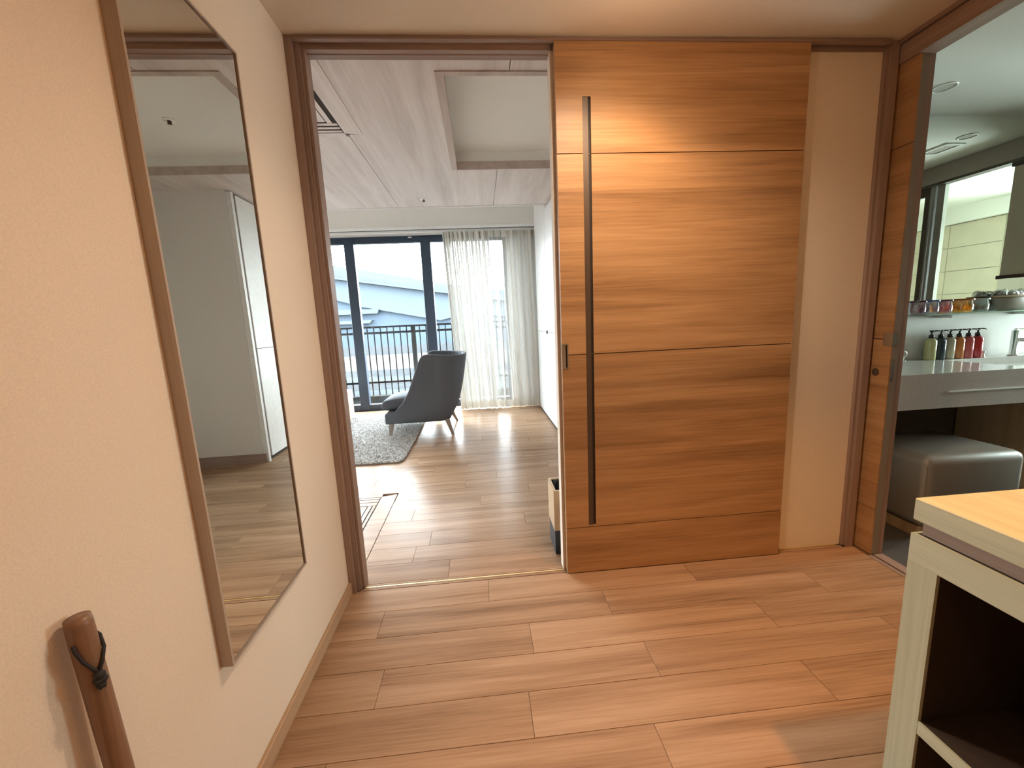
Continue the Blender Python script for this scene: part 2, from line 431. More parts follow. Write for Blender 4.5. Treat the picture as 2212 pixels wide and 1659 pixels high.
# ---- living room shell
struct('wall_living_right', BX(1.80, 1.86, 1.862, 3.92, 0, ZL+0.3), 'living_wall', 'grey wall in the living room behind the sliding door')
struct('wall_niche', BX(0.823, 1.80, 3.87, 3.92, 0.0, ZL), 'living_wall', 'grey wall closing the near end of the white closet')
struct('baseboard_niche', BX(0.80, 1.80, 3.858, 3.87, 0, 0.085), 'frame_wood_x', 'brown baseboard of the niche wall')
struct('wall_far', BX(0.44, 1.75, 6.0, 6.12, 0, 2.95), 'living_wall', 'grey wall right of the balcony window')
struct('wall_far', BX(-4.9, 0.44, 6.0, 6.12, 2.485, 2.95), 'living_wall', 'wall strip above the balcony window')
struct('wall_living_left', BX(-5.0, -4.9, 1.86, 6.12, 0, 2.95), 'living_wall', 'far left wall of the living room')
struct('wall_living_near', BX(-4.9, XL-0.10, 1.80, 1.86, 0, 2.52), 'living_wall', 'living room wall left of the doorway')
struct('ceiling', BX(-4.9, 1.75, 4.56, 6.0, 2.90, 2.95), 'living_white', 'raised white ceiling strip near the window')
hd = struct('trim_3', BX(-4.9, 0.80, 5.50, 5.54, 2.455, 2.90), 'living_wall', 'grey curtain box above the window with white lower edge')
obj('edge_trim', BX(-4.9, 0.80, 5.490, 5.545, 2.455, 2.490), 'cabinet_white', hd, label='white lower edge')
struct('wall_living_step', BX(-4.9, 1.75, 4.545, 4.56, ZL, 2.90), 'living_white', 'white step between wood ceiling and raised strip')
# wood panelled ceiling with tray
TX0, TX1, TY0, TY1 = -0.150, 1.55, 2.20, 3.50
cl = struct('ceiling', BX(-4.9, 1.80, 1.862, 4.545, ZL+0.20, ZL+0.25), 'living_white', 'pale wood panelled living room ceiling with recessed white tray')
seams = [-4.9, -3.72, -2.735, -1.752, -0.768, 0.222, 1.206, 1.80]
G = 0.0022
def cpanel(x0, x1, y0, y1):
    bm = bmesh.new()
    a, b_ = x0+G, x1-G
    z0, z1 = ZL, ZL+0.012
    if x1 < -0.76: y0 = 2.896            # the screen track fills the rest
    xm0, xm1 = max(a, TX0), min(b_, TX1)
    if xm1 > xm0:
        if xm0 > a:
            if x0 < -0.76:
                bx(bm, a, -0.678, 2.874, y1, z0, z1); a = -0.678
            bx(bm, a, xm0, y0, y1, z0, z1)
        if xm1 < b_: bx(bm, xm1, b_, y0, y1, z0, z1)
        bx(bm, xm0, xm1, y0, TY0, z0, z1); bx(bm, xm0, xm1, TY1, y1, z0, z1)
    else: bx(bm, a, b_, y0, y1, z0, z1)
    obj('ceiling_panel', bm, 'ceiling_wood', cl, origin=((x0+x1)/2, 0, ZL))
for a, b_ in zip(seams, seams[1:]):
    cpanel(a, b_, 1.862, 4.545)
bm = bmesh.new()
for a in seams[1:-1]:
    if a < TX0: bx(bm, a-0.006, a+0.006, 2.896, 4.545, ZL+0.012, ZL+0.02)
    else:
        bx(bm, a-0.006, a+0.006, 1.862, TY0, ZL+0.012, ZL+0.02); bx(bm, a-0.006, a+0.006, TY1, 4.545, ZL+0.012, ZL+0.02)
obj('seam_backing', bm, 'gap_dark', cl)
bm = bmesh.new()
zt = ZL+0.055; tw = 0.035
for (x0, x1, y0, y1) in ((TX0, TX1, TY0, TY0+tw), (TX0, TX1, TY1-0.012, TY1), (TX0, TX0+0.045, TY0+tw, TY1-0.012), (TX1-0.02, TX1, TY0+tw, TY1-0.012)):
    bx(bm, x0, x1, y0, y1, ZL-0.006, zt)
obj('tray_frame', bm, 'tray_wood', cl, label='brown wood rim of the ceiling tray')
bm = bmesh.new()
zz = ZL+0.13
bx(bm, TX0-0.02, TX1+0.02, TY0-0.02, TY1+0.02, zz, zz+0.02)
bx(bm, TX0-0.02, TX0+0.02, TY0-0.02, TY1+0.02, zt, zz); bx(bm, TX1-0.01, TX1+0.02, TY0-0.02, TY1+0.02, zt, zz)
bx(bm, TX0, TX1, TY0-0.02, TY0+0.01, zt, zz); bx(bm, TX0, TX1, TY1-0.008, TY1+0.02, zt, zz)
obj('tray_recess', bm, 'living_white', cl, label='white recess of the ceiling tray')
obj('edge_strip', BX(-4.9, 0.80, 4.530, 4.548, ZL-0.012, ZL), 'cabinet_white', cl, label='thin pale edge strip')

# sliding screen tracks, floor and ceiling (left of the view)
def track(z, up, label, name):
    s = 1 if up else -1
    def zr(a, b_): return (z+min(s*a, s*b_), z+max(s*a, s*b_))
    t = thing(name, label, None, (-0.735, 2.4, z), kind='structure')
    y0 = 1.868
    bm = bmesh.new()
    pts = [(-0.679, y0), (-0.679, 2.872), (-0.785, 2.845), (-0.785, y0)]
    za, zb = zr(-0.010, 0.0025)
    prism(bm, pts, 'z', za, zb)
    obj('border_board', bm, 'ceiling_wood' if not up else 'floor_oak', t)
    bm = bmesh.new(); za, zb = zr(-0.010, 0.0015)
    bx(bm, -2.6, -0.786, 2.846, 2.895, za, zb); bx(bm, -2.6, -0.852, y0, 2.700, za, zb)
    obj('field_board', bm, 'ceiling_wood' if not up else 'floor_oak', t)
    bm = bmesh.new(); za, zb = zr(-0.010, -0.002)
    bx(bm, -2.6, -0.786, 2.700, 2.846, za, zb); bx(bm, -0.852, -0.786, y0, 2.700, za, zb)
    obj('groove_bed', bm, 'gap_dark', t, label='dark track groove')
    za, zb = zr(-0.002, 0.0012)
    wd = 'floor_oak' if up else 'ceiling_wood'
    for (ya, yb) in (((2.709, 2.757), (2.766, 2.804), (2.813, 2.840)) if up else ((2.722, 2.746), (2.770, 2.792), (2.814, 2.834))):
        obj('rail', BX(-2.6, -0.793, ya, yb, za, zb), wd, t)
    for (xa, xb) in (((-0.812, -0.795), (-0.846, -0.821)) if up else ((-0.846, -0.818),)):
        obj('rail', BX(xa, xb, y0, 2.704 if up else 2.716, za, zb), wd, t)
    return t
track(0.0, True, 'mitred wooden floor track for sliding screens', 'trim_4')
track(ZL, False, 'mitred wooden ceiling track for sliding screens', 'trim_5')
# planks do not cover the track area: base below
# ---- bath room shell
YB = 2.425; XP = 3.93
struct('floor', BX(XR+0.08, XP, -0.6, YB, -0.05, 0.0), 'carpet_grey', 'dark grey floor of the washroom')
struct('ceiling', BX(XR+0.081, XP+0.06, -0.6, YB+0.06, HC, HC+0.05), 'bath_ceiling', 'grey washroom ceiling with downlights')
struct('wall_bath_back', BX(XR+0.10, XP, YB, YB+0.05, 0, 1.165), 'bath_wall', 'grey wall behind the vanity counter')
struct('wall_bath_left', BX(XR+0.085, XR+0.10, 1.80, YB, 0, HC), 'bath_wall', 'thin washroom wall covering the door pocket')
bm = BX(XR+0.08, 5.65, -0.7, -0.6, 0, 2.95)
struct('wall_bath_front', bm, 'bath_wall', 'washroom wall opposite the vanity')
struct('wall_bath_corner', BX(XR-0.01, XR+0.10, 2.47, 2.55, 0, HC), 'bath_wall', 'end wall of the sliding door pocket')
# opening frame on the right wall: lintel with groove, sill
of = thing('trim_6', 'brown wooden frame of the washroom opening', None, (XR, 1.2, 0), kind='structure')
bm = bmesh.new()
prism(bm, [(XR-0.004, 2.253), (XR-0.004, 2.325), (XR+0.006, 2.325), (XR+0.006, 2.332), (XR-0.010, 2.332), (XR-0.010, HC-0.001), (XR+0.08, HC-0.001), (XR+0.08, 2.253)], 'y', 0.84, 1.770)
obj('lintel', bm, 'frame_wood_y', of)
bm = bmesh.new(); bx(bm, XR, XR+0.020, 0.84, 1.69, -0.012, 0.001); bx(bm, XR+0.030, XR+0.078, 0.84, 1.69, -0.012, 0.003)
obj('sill', bm, 'frame_wood_y', of)
obj('groove_bed', BX(XR+0.02, XR+0.03, 0.84, 1.69, -0.012, -0.004), 'gap_dark', of)
obj('jamb', BX(XR-0.006, XR+0.085, 0.826, 0.84, 0, 2.253), 'frame_wood', of)
obj('jamb', BX(XR+0.056, XR+0.085, 1.700, 1.79, 0.001, HC-0.002), 'frame_wood', of)

# bathing room behind the glass partition
struct('floor', BX(XP, 5.7, -0.6, 3.2, -0.05, 0.0), 'tile_beige', 'pale floor of the bathing room')
struct('ceiling', BX(XP+0.06, 5.7, -0.6, 3.2, 2.28, 2.33), 'bath_white', 'white bathing room ceiling')
struct('wall_tub_back', BX(XP+0.02, 5.7, YB, YB+0.1, 0, 2.3), 'grout', 'tiled end wall of the bathing room')
tw_ = struct('wall_tub_side', holed(bmesh.new(), 5.52, 5.65, -0.6, YB, 0, 2.3), 'grout', 'beige tiled wall of the bathing room')
me = None
for iz in range(8):
    for iy in range(6):
        if iy >= 3 and 2 <= iz <= 7: continue
        bm = BX(5.510, 5.52, -0.59+iy*0.50+0.003, -0.59+(iy+1)*0.50-0.003, iz*0.262+0.003, (iz+1)*0.262-0.003, bev=0.0)
        obj('tile', bm, 'tile_beige', tw_, origin=(5.51, -0.59+iy*0.50, iz*0.262))
struct('trim_7', BX(5.44, 5.51, -0.6, YB, 2.10, 2.28), 'bath_white', 'white cornice above the bathing room tiles')
wb = struct('window_added', BX(5.58, 5.62, WY0, WY1, WZ0, WZ0+0.04), 'bath_frame_alu', 'added bathing room window that brings daylight to the vanity')  # unseen window, added as daylight source for the washroom
obj('pane', BX(5.598, 5.602, WY0, WY1, WZ0+0.04, WZ1), 'window_glass', wb)

# glass partition with beam
gp = thing('window_3', 'glass partition with dark and silver mullions beside the vanity', None, (XP, 1.2, 0), kind='structure')
obj('beam', BX(XP-0.05, XP+0.06, -0.6, YB, 2.215, HC-0.001), 'bath_beam', gp, label='taupe beam above the glass')
obj('top_rail', BX(XP-0.052, XP+0.03, -0.6, YB, 2.195, 2.214), 'bath_frame_dark', gp)
obj('stile', BX(XP-0.02, XP+0.02, 1.475, 1.515, 0, 2.195), 'bath_frame_dark', gp, label='dark mullion')
obj('stile', BX(XP-0.025, XP+0.02, 1.519, 1.533, 0, 2.195), 'bath_frame_alu', gp, label='silver mullion')
obj('stile', BX(XP-0.025, XP+0.02, 1.539, 1.558, 0, 2.195), 'bath_frame_alu', gp, label='silver mullion')
obj('stile', BX(XP-0.015, XP+0.02, 1.566, 1.620, 0, 2.195), 'bath_frame_alu', gp, label='silver mullion')
obj('sill', BX(XP-0.03, XP+0.03, 1.36, 1.474, 0, 0.05), 'bath_frame_dark', gp)
obj('door_head', BX(XP-0.015, XP+0.02, 1.36, 1.474, 2.13, 2.195), 'bath_frame_dark', gp)
obj('pane', BX(XP-0.004, XP+0.004, 1.36, 1.474, 0.05, 2.13), 'partition_glass', gp)
struct('wall_partition_block', BX(XP-0.02, XP+0.03, -0.6, 1.36, 0.0, 2.214), 'bath_wall', 'solid wall added to the washroom partition to block daylight')  # added unseen, keeps bathing room daylight off the hall walls
obj('pane', BX(XP-0.004, XP+0.004, 1.621, YB, 0.0, 2.195), 'partition_glass', gp)

# ---- balcony window
wn = thing('window_1', 'tall sliding balcony window with dark blue grey aluminium frame', None, (-1.2, 6.03, 0), kind='structure')
Y0, Y1 = 6.0, 6.07
obj('head_rail', BX(-4.9, 0.44, Y0-0.01, Y1, 2.395, 2.484, bev=0.003), 'alu_navy', wn)
obj('bottom_rail', BX(-4.9, 0.44, Y0-0.01, Y1, -0.01, 0.095, bev=0.003), 'alu_navy', wn)
for a, b_ in ((-4.9, -4.82), (-3.85, -3.71), (-2.90, -2.76), (-1.825, -1.690), (-0.770, -0.628), (0.40, 0.44)):
    obj('stile', BX(a, b_, Y0-0.02, Y1-0.005, 0.02, 2.47, bev=0.004), 'alu_navy', wn)
for a, b_ in ((-4.82, -3.85), (-3.71, -2.90), (-2.76, -1.825), (-1.690, -0.770), (-0.628, 0.40)):
    obj('pane', BX(a, b_, 6.03, 6.036, 0.095, 2.395), 'window_glass', wn)
obj('latch_plate', BX(-0.93, -0.88, Y0-0.016, Y0-0.01, 2.455, 2.470), 'cabinet_white', wn, label='small white plate on the head rail')
struct('floor', BX(-4.9, 0.8, 6.0, 6.07, -0.05, -0.012), 'floor_base', 'window sill base')

# ---- balcony, railing, outside
struct('floor', BX(-5.5, 3.0, 6.07, 6.92, -0.30, -0.10), 'balcony_floor', 'grey concrete balcony floor')
kb = struct('trim_8', BX(-5.5, 3.0, 6.92, 7.10, -0.60, 0.06), 'balcony_kerb', 'pale concrete balcony kerb under the railing')
rl = thing('balcony_railing', 'dark brown metal balcony railing with thin vertical bars outside the window', 'railing', (-1.2, 7.0, 0.06))
obj('top_rail', BX(-5.5, 3.0, 6.975, 7.025, 1.215, 1.245), 'rail_brown', rl)
obj('middle_rail', BX(-5.5, 3.0, 6.985, 7.015, 1.115, 1.15), 'rail_brown', rl)
obj('lower_rail', BX(-5.5, 3.0, 6.985, 7.015, 0.27, 0.30), 'rail_brown', rl)
obj('base_flange', BX(-5.5, 3.0, 6.90, 6.918, 0.0, 0.062), 'balcony_kerb', rl, label='pale bolted flange')
bar = None
x = -5.4
posts = [-4.1, -2.02+0.02, -1.13+0.02-0.02, 0.86, 2.4]
while x < 2.95:
    if not any(abs(x-p) < 0.05 for p in posts):
        if bar is None:
            bar = obj('baluster', BX(x-0.0075, x+0.0075, 6.99, 7.01, 0.062, 1.215), 'rail_brown', rl, origin=(x, 7.0, 0.06))
        else:
            c = bar.copy(); COL.objects.link(c); c.location.x = x-rl.location.x
    x += 0.1095
for p in posts:
    obj('post', BX(p-0.035, p+0.035, 6.98, 7.02, 0.06, 1.215), 'rail_brown', rl)
bolt = None
for k in range(24):
    xx = -3.6+k*0.20
    bm = bmesh.new(); bmesh.ops.create_icosphere(bm, subdivisions=1, radius=0.010, matrix=Matrix.Translation((xx, 6.898, 0.03)))
    if bolt is None: bolt = obj('bolt', bm, 'rail_brown', rl, origin=(xx, 6.898, 0.03))
    else:
        bm.free(); c = bolt.copy(); COL.objects.link(c); c.location.x = xx-rl.location.x

K = 140/60.0
def Q(x, z): return (x*K, CAM_H+(z-CAM_H)*K)
GZ = -6.0
hg = thing('hangar', 'huge hangar with sloping roof beyond the balcony, blue haze painted into its grey', 'building', (-20, 140, GZ))
face = [(-60, 14.6), (-21.1, 8.36), (-4.77, 5.67), (30, -0.2), (60, -0.2), (60, 1.2), (20, 4.8), (3.2, 2.45), (-5.6, 1.75), (-16.4, 4.05), (-20.8, 5.4), (-60, 13.0)]
face = [(-60, 14.6), (-21.1, 8.36), (-4.77, 5.67), (22, 1.25), (22, -1), (14, 0.2), (-1.0, 2.7), (-5.6, 1.72), (-16.4, 4.05), (-20.8, 5.4), (-60, 13.0)]
bm = bmesh.new(); prism(bm, [Q(*p) for p in face], 'y', 140, 141.4)
obj('fascia', bm, 'hangar_face', hg)
bm = bmesh.new()
e = [(-60, 14.6), (-21.1, 8.36), (-4.77, 5.67), (22, 1.25)]; r_ = [(-60, 17.4), (-21.0, 10.45), (-4.65, 7.28), (22, 2.3)]
prev = None
n = 7
rows_ = []
for k in range(n+1):
    a = math.pi/2*k/n
    rows_.append([bm.verts.new((Q(*p)[0], 139.0+34*(1-math.cos(a)), Q(p[0], p[1]+(q[1]-p[1])*1.34*math.sin(a))[1])) for p, q in zip(e, r_)])
for A, Bv in zip(rows_, rows_[1:]):
    for i in range(3): bm.faces.new((A[i], A[i+1], Bv[i+1], Bv[i]))
obj('roof', bm, 'hangar_roof', hg, smooth=True)
obj('gutter', (lambda b: (prism(b, [Q(-60, 14.75), Q(-21.1, 8.5), Q(-4.77, 5.8), Q(22, 1.4), Q(22, 1.15), Q(-4.77, 5.55), Q(-21.1, 8.25), Q(-60, 14.5)], 'y', 138.0, 140), b)[1])(bmesh.new()), 'hangar_slab', hg)
obj('wall', BX(-140, 50, 141.5, 170, GZ, 12), 'hangar_wall', hg)
for (x1, z0, z1, dx) in ((-14.2, 3.1, 3.75, 0.3), (-15.3, 1.75, 2.2, 0.4)):
    bm = bmesh.new(); prism(bm, [Q(-60, z0), Q(x1-dx, z0), Q(x1, z1), Q(-60, z1)], 'y', 139.2, 141.5)
    obj('canopy', bm, 'hangar_slab', hg)
for k in range(14):
    xx = -130+k*12.5
    obj('wall_joint', BX(xx, xx+0.25, 141.4, 141.55, GZ, 9), 'hangar_face', hg)
struct('ground', BX(-300, 300, 8, 400, GZ-0.5, GZ), 'ground_far', 'grey open ground below the balcony')
struct('ground', BX(-300, 300, 62, 104, GZ, GZ+0.02), 'ground_sand', 'pale sandy yard in front of the hangar')
struct('ground', BX(-300, 300, 36, 45, GZ, GZ+0.02), 'ground_road', 'road below the balcony')
for k, (yy, h, l) in enumerate([(106, 2.2, 'long low pale wall along the far side of the yard'), (60, 0.9, 'long low pale wall along the near side of the yard'), (47, 0.7, 'low roadside wall nearest to the balcony')]):
    w = obj('boundary_wall', BX(-200, 200, yy, yy+0.5, GZ, GZ+h), 'low_wall'); tag(w, l, 'wall')

# ================================================================== OBJECTS
# ---- sliding door
YF, TH = 1.762, 0.036
dr = thing('door_1', 'wide oak sliding door with long recessed pull, half open', None, (0.9, YF, 0.006), kind='structure')
X0, X1 = 0.362, 1.452
obj('core', BX(X0+0.0005, X1-0.0005, YF+0.010, YF+TH, 0.006, 2.331), 'door_oak', dr)
HX0, HX1, HZ0, HZ1 = 0.4715, 0.507, 0.249, 2.13
bands = [(0.006, 0.238), (0.242, 1.073), (1.077, 1.911), (1.915, 2.331)]
for z0, z1 in bands:
    bm = bmesh.new()
    a, b_ = max(z0, HZ0), min(z1, HZ1)
    if b_ <= a: bx(bm, X0, X1, YF, YF+0.0095, z0, z1)
    else:
        if a > z0: bx(bm, X0, X1, YF, YF+0.0095, z0, a)
        if b_ < z1: bx(bm, X0, X1, YF, YF+0.0095, b_, z1)
        zl0, zl1 = a, b_
        bx(bm, HX1, X1, YF, YF+0.0095, a, b_)
        # cut for the flush pull
        FX1, FZ0, FZ1 = 0.391, 1.013, 1.127
        c0, c1 = max(a, FZ0), min(b_, FZ1)
        if c1 > c0:
            if c0 > a: bx(bm, X0, HX0, YF, YF+0.0095, a, c0)
            if c1 < b_: bx(bm, X0, HX0, YF, YF+0.0095, c1, b_)
            bx(bm, FX1, HX0, YF, YF+0.0095, c0, c1)
        else: bx(bm, X0, HX0, YF, YF+0.0095, a, b_)
    obj('panel', bm, 'door_oak', dr, origin=(0.9, YF, (z0+z1)/2))
bm = bmesh.new()
for z in (0.240, 1.075, 1.913): bx(bm, X0+0.001, X1-0.001, YF+0.007, YF+0.0098, z-0.002, z+0.002)
obj('joint', bm, 'floor_base', dr, label='dark horizontal joints')
hb = obj('pull_channel', BX(HX0, HX1, YF+0.0088, YF+0.0098, HZ0, HZ1), 'channel_dark', dr, label='long dark recessed pull channel')
bm = bmesh.new(); bx(bm, HX0, HX0+0.024, YF+0.002, YF+0.0088, HZ0, HZ1)
obj('pull_bar', bm, 'bronze', hb, label='brown metal bar inside the channel')
bm = bmesh.new()
bx(bm, X0-0.0006, 0.391, YF-0.0012, YF+0.004, 1.013, 1.019); bx(bm, X0-0.0006, 0.391, YF-0.0012, YF+0.004, 1.121, 1.127); bx(bm, 0.385, 0.391, YF-0.0012, YF+0.004, 1.019, 1.121)
fp = obj('flush_pull', bm, 'nickel', dr, label='square metal flush pull')
obj('pull_plate', BX(X0, 0.379, YF+0.003, YF+0.0095, 1.019, 1.121), 'nickel', fp)
obj('pull_slot', BX(0.379, 0.385, YF+0.006, YF+0.0095, 1.019, 1.121), 'channel_dark', fp)
obj('bottom_guide', BX(1.452, 1.462, YF+0.008, YF+0.028, 0.001, 0.03), 'bronze', dr)

# ---- washroom sliding door in its pocket
bd = thing('door_2', 'oak sliding washroom door pushed into its pocket, edge showing', None, (XR+0.035, 1.9, 0.004), kind='structure')
DX0, DX1 = XR+0.014, XR+0.052
for z0, z1 in ((0.004, 0.238), (0.242, 1.073), (1.077, 1.911), (1.915, 2.34)):
    obj('panel', BX(DX0, DX0+0.006, 1.694, 2.42, z0, z1), 'door_oak_y', bd, origin=(DX0, 2.0, (z0+z1)/2))
obj('core', BX(DX0+0.006, DX1, 1.694, 2.42, 0.004, 2.34), 'edge_grey', bd, label='grey brown door edge')
ps = obj('flush_pull', BX(DX0-0.0015, DX0+0.024, 1.6915, 1.735, 1.045, 1.105), 'nickel', bd, label='brushed metal pull on the door edge')
bm = bmesh.new()
lathe(bm, [(0, 0.0), (0.016, 0.0), (0.018, 0.002), (0, 0.0021)], (0, 0, 0), 18)
bmesh.ops.rotate(bm, verts=bm.verts, cent=(0, 0, 0), matrix=Matrix.Rotation(math.radians(-90), 3, 'Y'))
bmesh.ops.translate(bm, verts=bm.verts, vec=(DX0, 1.757, 0.918))
obj('key_rose', bm, 'bronze', bd)
obj('latch_plate', BX(DX0+0.008, DX0+0.020, 1.6925, 1.694, 0.88, 0.98), 'chrome', bd)

# ---- wall mirror
mr_ = thing('wall_mirror', 'tall narrow mirror in a thin brown wood frame on the left wall', 'mirror', (XL, 1.13, 0.432))
my0, my1, mz0, mz1, mt = 0.917, 1.342, 0.432, 2.036, 0.030
obj('frame_stile', BX(XL, XL+mt, my0, my0+0.006, mz0, mz1), 'mirror_wood', mr_)
obj('frame_stile', BX(XL, XL+mt, my1-0.006, my1, mz0, mz1), 'mirror_wood', mr_)
obj('frame_rail', BX(XL, XL+mt, my0+0.006, my1-0.006, mz0, mz0+0.006), 'mirror_wood', mr_)
obj('frame_rail', BX(XL, XL+mt, my0+0.006, my1-0.006, mz1-0.006, mz1), 'mirror_wood', mr_)
obj('glass', BX(XL+0.004, XL+mt-0.004, my0+0.0062, my1-0.0062, mz0+0.0062, mz1-0.0062), 'mirror_glass', mr_)

# ---- walking stick against the wall
st = thing('walking_stick', 'round brown wooden stick with black cord loop against the cream wall', 'stick', (-0.622, 0.616, 0))
p0, p1 = Vector((-0.622, 0.612, 0.002)), Vector((-0.6545, 0.616, 0.812))
bm = bmesh.new()
tube(bm, [p0, p0.lerp(p1, .25), p0.lerp(p1, .5), p0.lerp(p1, .75), p0.lerp(p1, .985), p1], [0.0155, 0.0160, 0.0165, 0.0168, 0.0168, 0.0158], 20)
obj('shaft', bm, 'stick_wood', st, smooth=True)
bm = bmesh.new()
ax = (p1-p0).normalized()
def stp(t, ang, r): # t distance below the top; ang around the shaft (0 = +x toward the room, 90 = +y)
    c = p1-ax*t
    return c+Vector((math.cos(math.radians(ang)), math.sin(math.radians(ang)), 0))*r
loop = [stp(0.038, 85, 0.017), stp(0.046, 68, 0.0195), stp(0.062, 30, 0.0200), stp(0.080, -2, 0.0200), stp(0.092, -25, 0.0205)]
loop2 = [stp(0.036, -85, 0.0175), stp(0.046, -78, 0.0195), stp(0.064, -62, 0.0200), stp(0.082, -40, 0.0200), stp(0.092, -25, 0.0205)]
tube(bm, loop, 0.0026, 8); tube(bm, loop2, 0.0026, 8)
cd = obj('cord', bm, 'cord_black', st, smooth=True, label='thin black cord loop')
bm = bmesh.new()
for t, a_, r in ((0.096, -25, 0.0075), (0.105, -20, 0.0070), (0.104, -34, 0.0065), (0.113, -28, 0.0065)):
    bmesh.ops.create_icosphere(bm, subdivisions=2, radius=r, matrix=Matrix.Translation(stp(t, a_, 0.0215)))
tube(bm, [stp(0.112, -28, 0.022), stp(0.120, -33, 0.023)], [0.004, 0.001], 6); tube(bm, [stp(0.112, -22, 0.022), stp(0.121, -18, 0.022)], [0.0035, 0.001], 6)
obj('knot', bm, 'cord_black', cd, smooth=True)

# ---- console table (right foreground)
ct = thing('console_table', 'pale oak console table with stepped top and open side at lower right', 'table', (1.27, 0.1, 0))
tx0, tx1, ty0, ty1 = 0.968, 1.575, -0.75, 0.783
obj('tabletop', BX(tx0, tx1, ty0, ty1, 0.748, 0.800, bev=0.002), 'table_oak', ct)
obj('recessed_neck', BX(tx0+0.013, tx1, ty0+0.013, ty1-0.013, 0.716, 0.748), 'table_neck', ct, label='brown recessed band under the top')
obj('apron', BX(tx0, tx0+0.008, ty0, ty1, 0.648, 0.715), 'table_oak', ct)
obj('leg', BX(tx0, tx0+0.008, ty1-0.061, ty1, 0, 0.6475), 'table_oak_z', ct)
obj('leg', BX(tx0, tx0+0.008, ty0, ty0+0.061, 0, 0.6475), 'table_oak_z', ct)
obj('end_panel', BX(tx0+0.008, tx1, ty1-0.006, ty1, 0, 0.715), 'table_oak_z', ct)
obj('end_panel', BX(tx0+0.008, tx1, ty0, ty0+0.006, 0, 0.715), 'table_oak_z', ct)
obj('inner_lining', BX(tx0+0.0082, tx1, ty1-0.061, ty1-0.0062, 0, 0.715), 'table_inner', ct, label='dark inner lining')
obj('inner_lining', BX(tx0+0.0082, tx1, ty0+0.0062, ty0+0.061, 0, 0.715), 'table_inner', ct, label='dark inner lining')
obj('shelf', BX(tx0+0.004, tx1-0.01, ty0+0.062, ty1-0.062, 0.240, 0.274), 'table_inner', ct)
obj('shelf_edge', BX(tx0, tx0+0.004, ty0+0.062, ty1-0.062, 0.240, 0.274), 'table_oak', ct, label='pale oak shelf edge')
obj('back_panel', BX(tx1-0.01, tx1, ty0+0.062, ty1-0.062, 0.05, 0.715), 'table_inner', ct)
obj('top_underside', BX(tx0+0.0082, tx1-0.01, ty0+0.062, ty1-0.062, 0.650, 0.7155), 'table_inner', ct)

# ---- white closet in the living room
cb = thing('closet', 'tall white built-in closet with flush doors right of the curtain', 'closet', (1.25, 4.7, 0))
cx = 0.80
bm = BX(cx+0.022, 1.75, 3.922, 4.53, 0.0, ZL-0.014); bx(bm, cx+0.022, 1.75, 4.565, 5.50, 0.0, 2.895); bx(bm, cx+0.022, 1.75, 4.53, 4.565, 0, ZL-0.014)
obj('body', bm, 'cabinet_white', cb)
obj('end_stile', BX(cx-0.02, cx+0.022, 3.872, 3.906, 0.0, ZL-0.014), 'cabinet_white', cb)
obj('recess_strip', BX(cx+0.010, cx+0.022, 3.906, 3.968, 0.0, ZL-0.014), 'frame_wood', cb, label='brown recessed strip')
for (y0, y1) in ((3.975, 4.712), (4.718, 5.498)):
    for (z0, z1) in ((0.03, 1.082), (1.087, 2.88 if y0 > 4.6 else ZL-0.014)):
        if y0 < 4.6 and z1 > 2: z1 = ZL-0.014
        dd = obj('door', BX(cx, cx+0.019, y0, y1, z0, z1, bev=0.0015), 'cabinet_white', cb)
bm = bmesh.new()
bx(bm, cx+0.012, cx+0.0215, 3.972, 5.49, 0.03, 2.45)
obj('gap_backing', bm, 'gap_dark', cb)
bm = bmesh.new(); lathe(bm, [(0, 0), (0.020, 0), (0.022, 0.004), (0.018, 0.012), (0, 0.013)], (0, 0, 0), 16)
bmesh.ops.rotate(bm, verts=bm.verts, cent=(0, 0, 0), matrix=Matrix.Rotation(math.radians(-90), 3, 'Y'))
bmesh.ops.translate(bm, verts=bm.verts, vec=(cx-0.0005, 4.715, 1.085))
obj('knob', bm, 'bin_black', cb, smooth=True, label='small round black knob')
obj('plinth', BX(cx+0.006, cx+0.02, 3.956, 5.50, 0.0, 0.03), 'gap_dark', cb)

# ---- curtain
ctn = thing('sheer_curtain', 'white sheer curtain pleated at the right half of the balcony window', 'curtain', (0.2, 5.72, 0.02))
def curtain(z0, z1, mat, name, nx, nz, off=0.0, dense=False):
    bm = bmesh.new(); rowsv = []
    lay = bm.verts.layers.float.new('weave')
    for j in range(nz+1):
        v = j/nz; z = z0+(z1-z0)*v
        zz_ = (z-0.02)/2.45
        row = []
        for i in range(nx+1):
            u = i/nx
            # gathered pleats on the left, nearly flat in the middle, hanging in front of the wall on the right
            w = 2*math.pi*(17*u**0.62)
            xt = -0.425+1.33*u
            xb = -0.330+1.27*u
            x_ = xb+(xt-xb)*zz_
            amp = 0.030*(1-0.55*u)+0.006
            yy = 5.70+amp*math.sin(w)+0.010*math.sin(2.3*w+1.0)+0.012*math.sin(7*u+2*zz_)
            x_ += 0.012*math.sin(w*0.5+4*zz_)*(1-zz_)+0.010*math.sin(w+1.3)
            vv = bm.verts.new((x_, yy-0.05*u*(1-zz_)**2+off, z))
            s1 = math.sin(w+0.5*math.sin(3*zz_+9*u)); s2 = math.sin(2.7*w+2+zz_)
            if dense: al = 1.0
            elif x_ < 0.20: al = 0.50 if (s1 > 0.86 or s2 > 0.96) else 1.0
            elif x_ < 0.46: al = 0.52+0.43*max(0, s2)**12
            else: al = 0.90+0.06*s1
            vv[lay] = al
            row.append(vv)
        rowsv.append(row)
    for A, Bv in zip(rowsv, rowsv[1:]):
        for i in range(nx): bm.faces.new((A[i], A[i+1], Bv[i+1], Bv[i]))
    return obj(name, bm, mat, ctn, smooth=True)
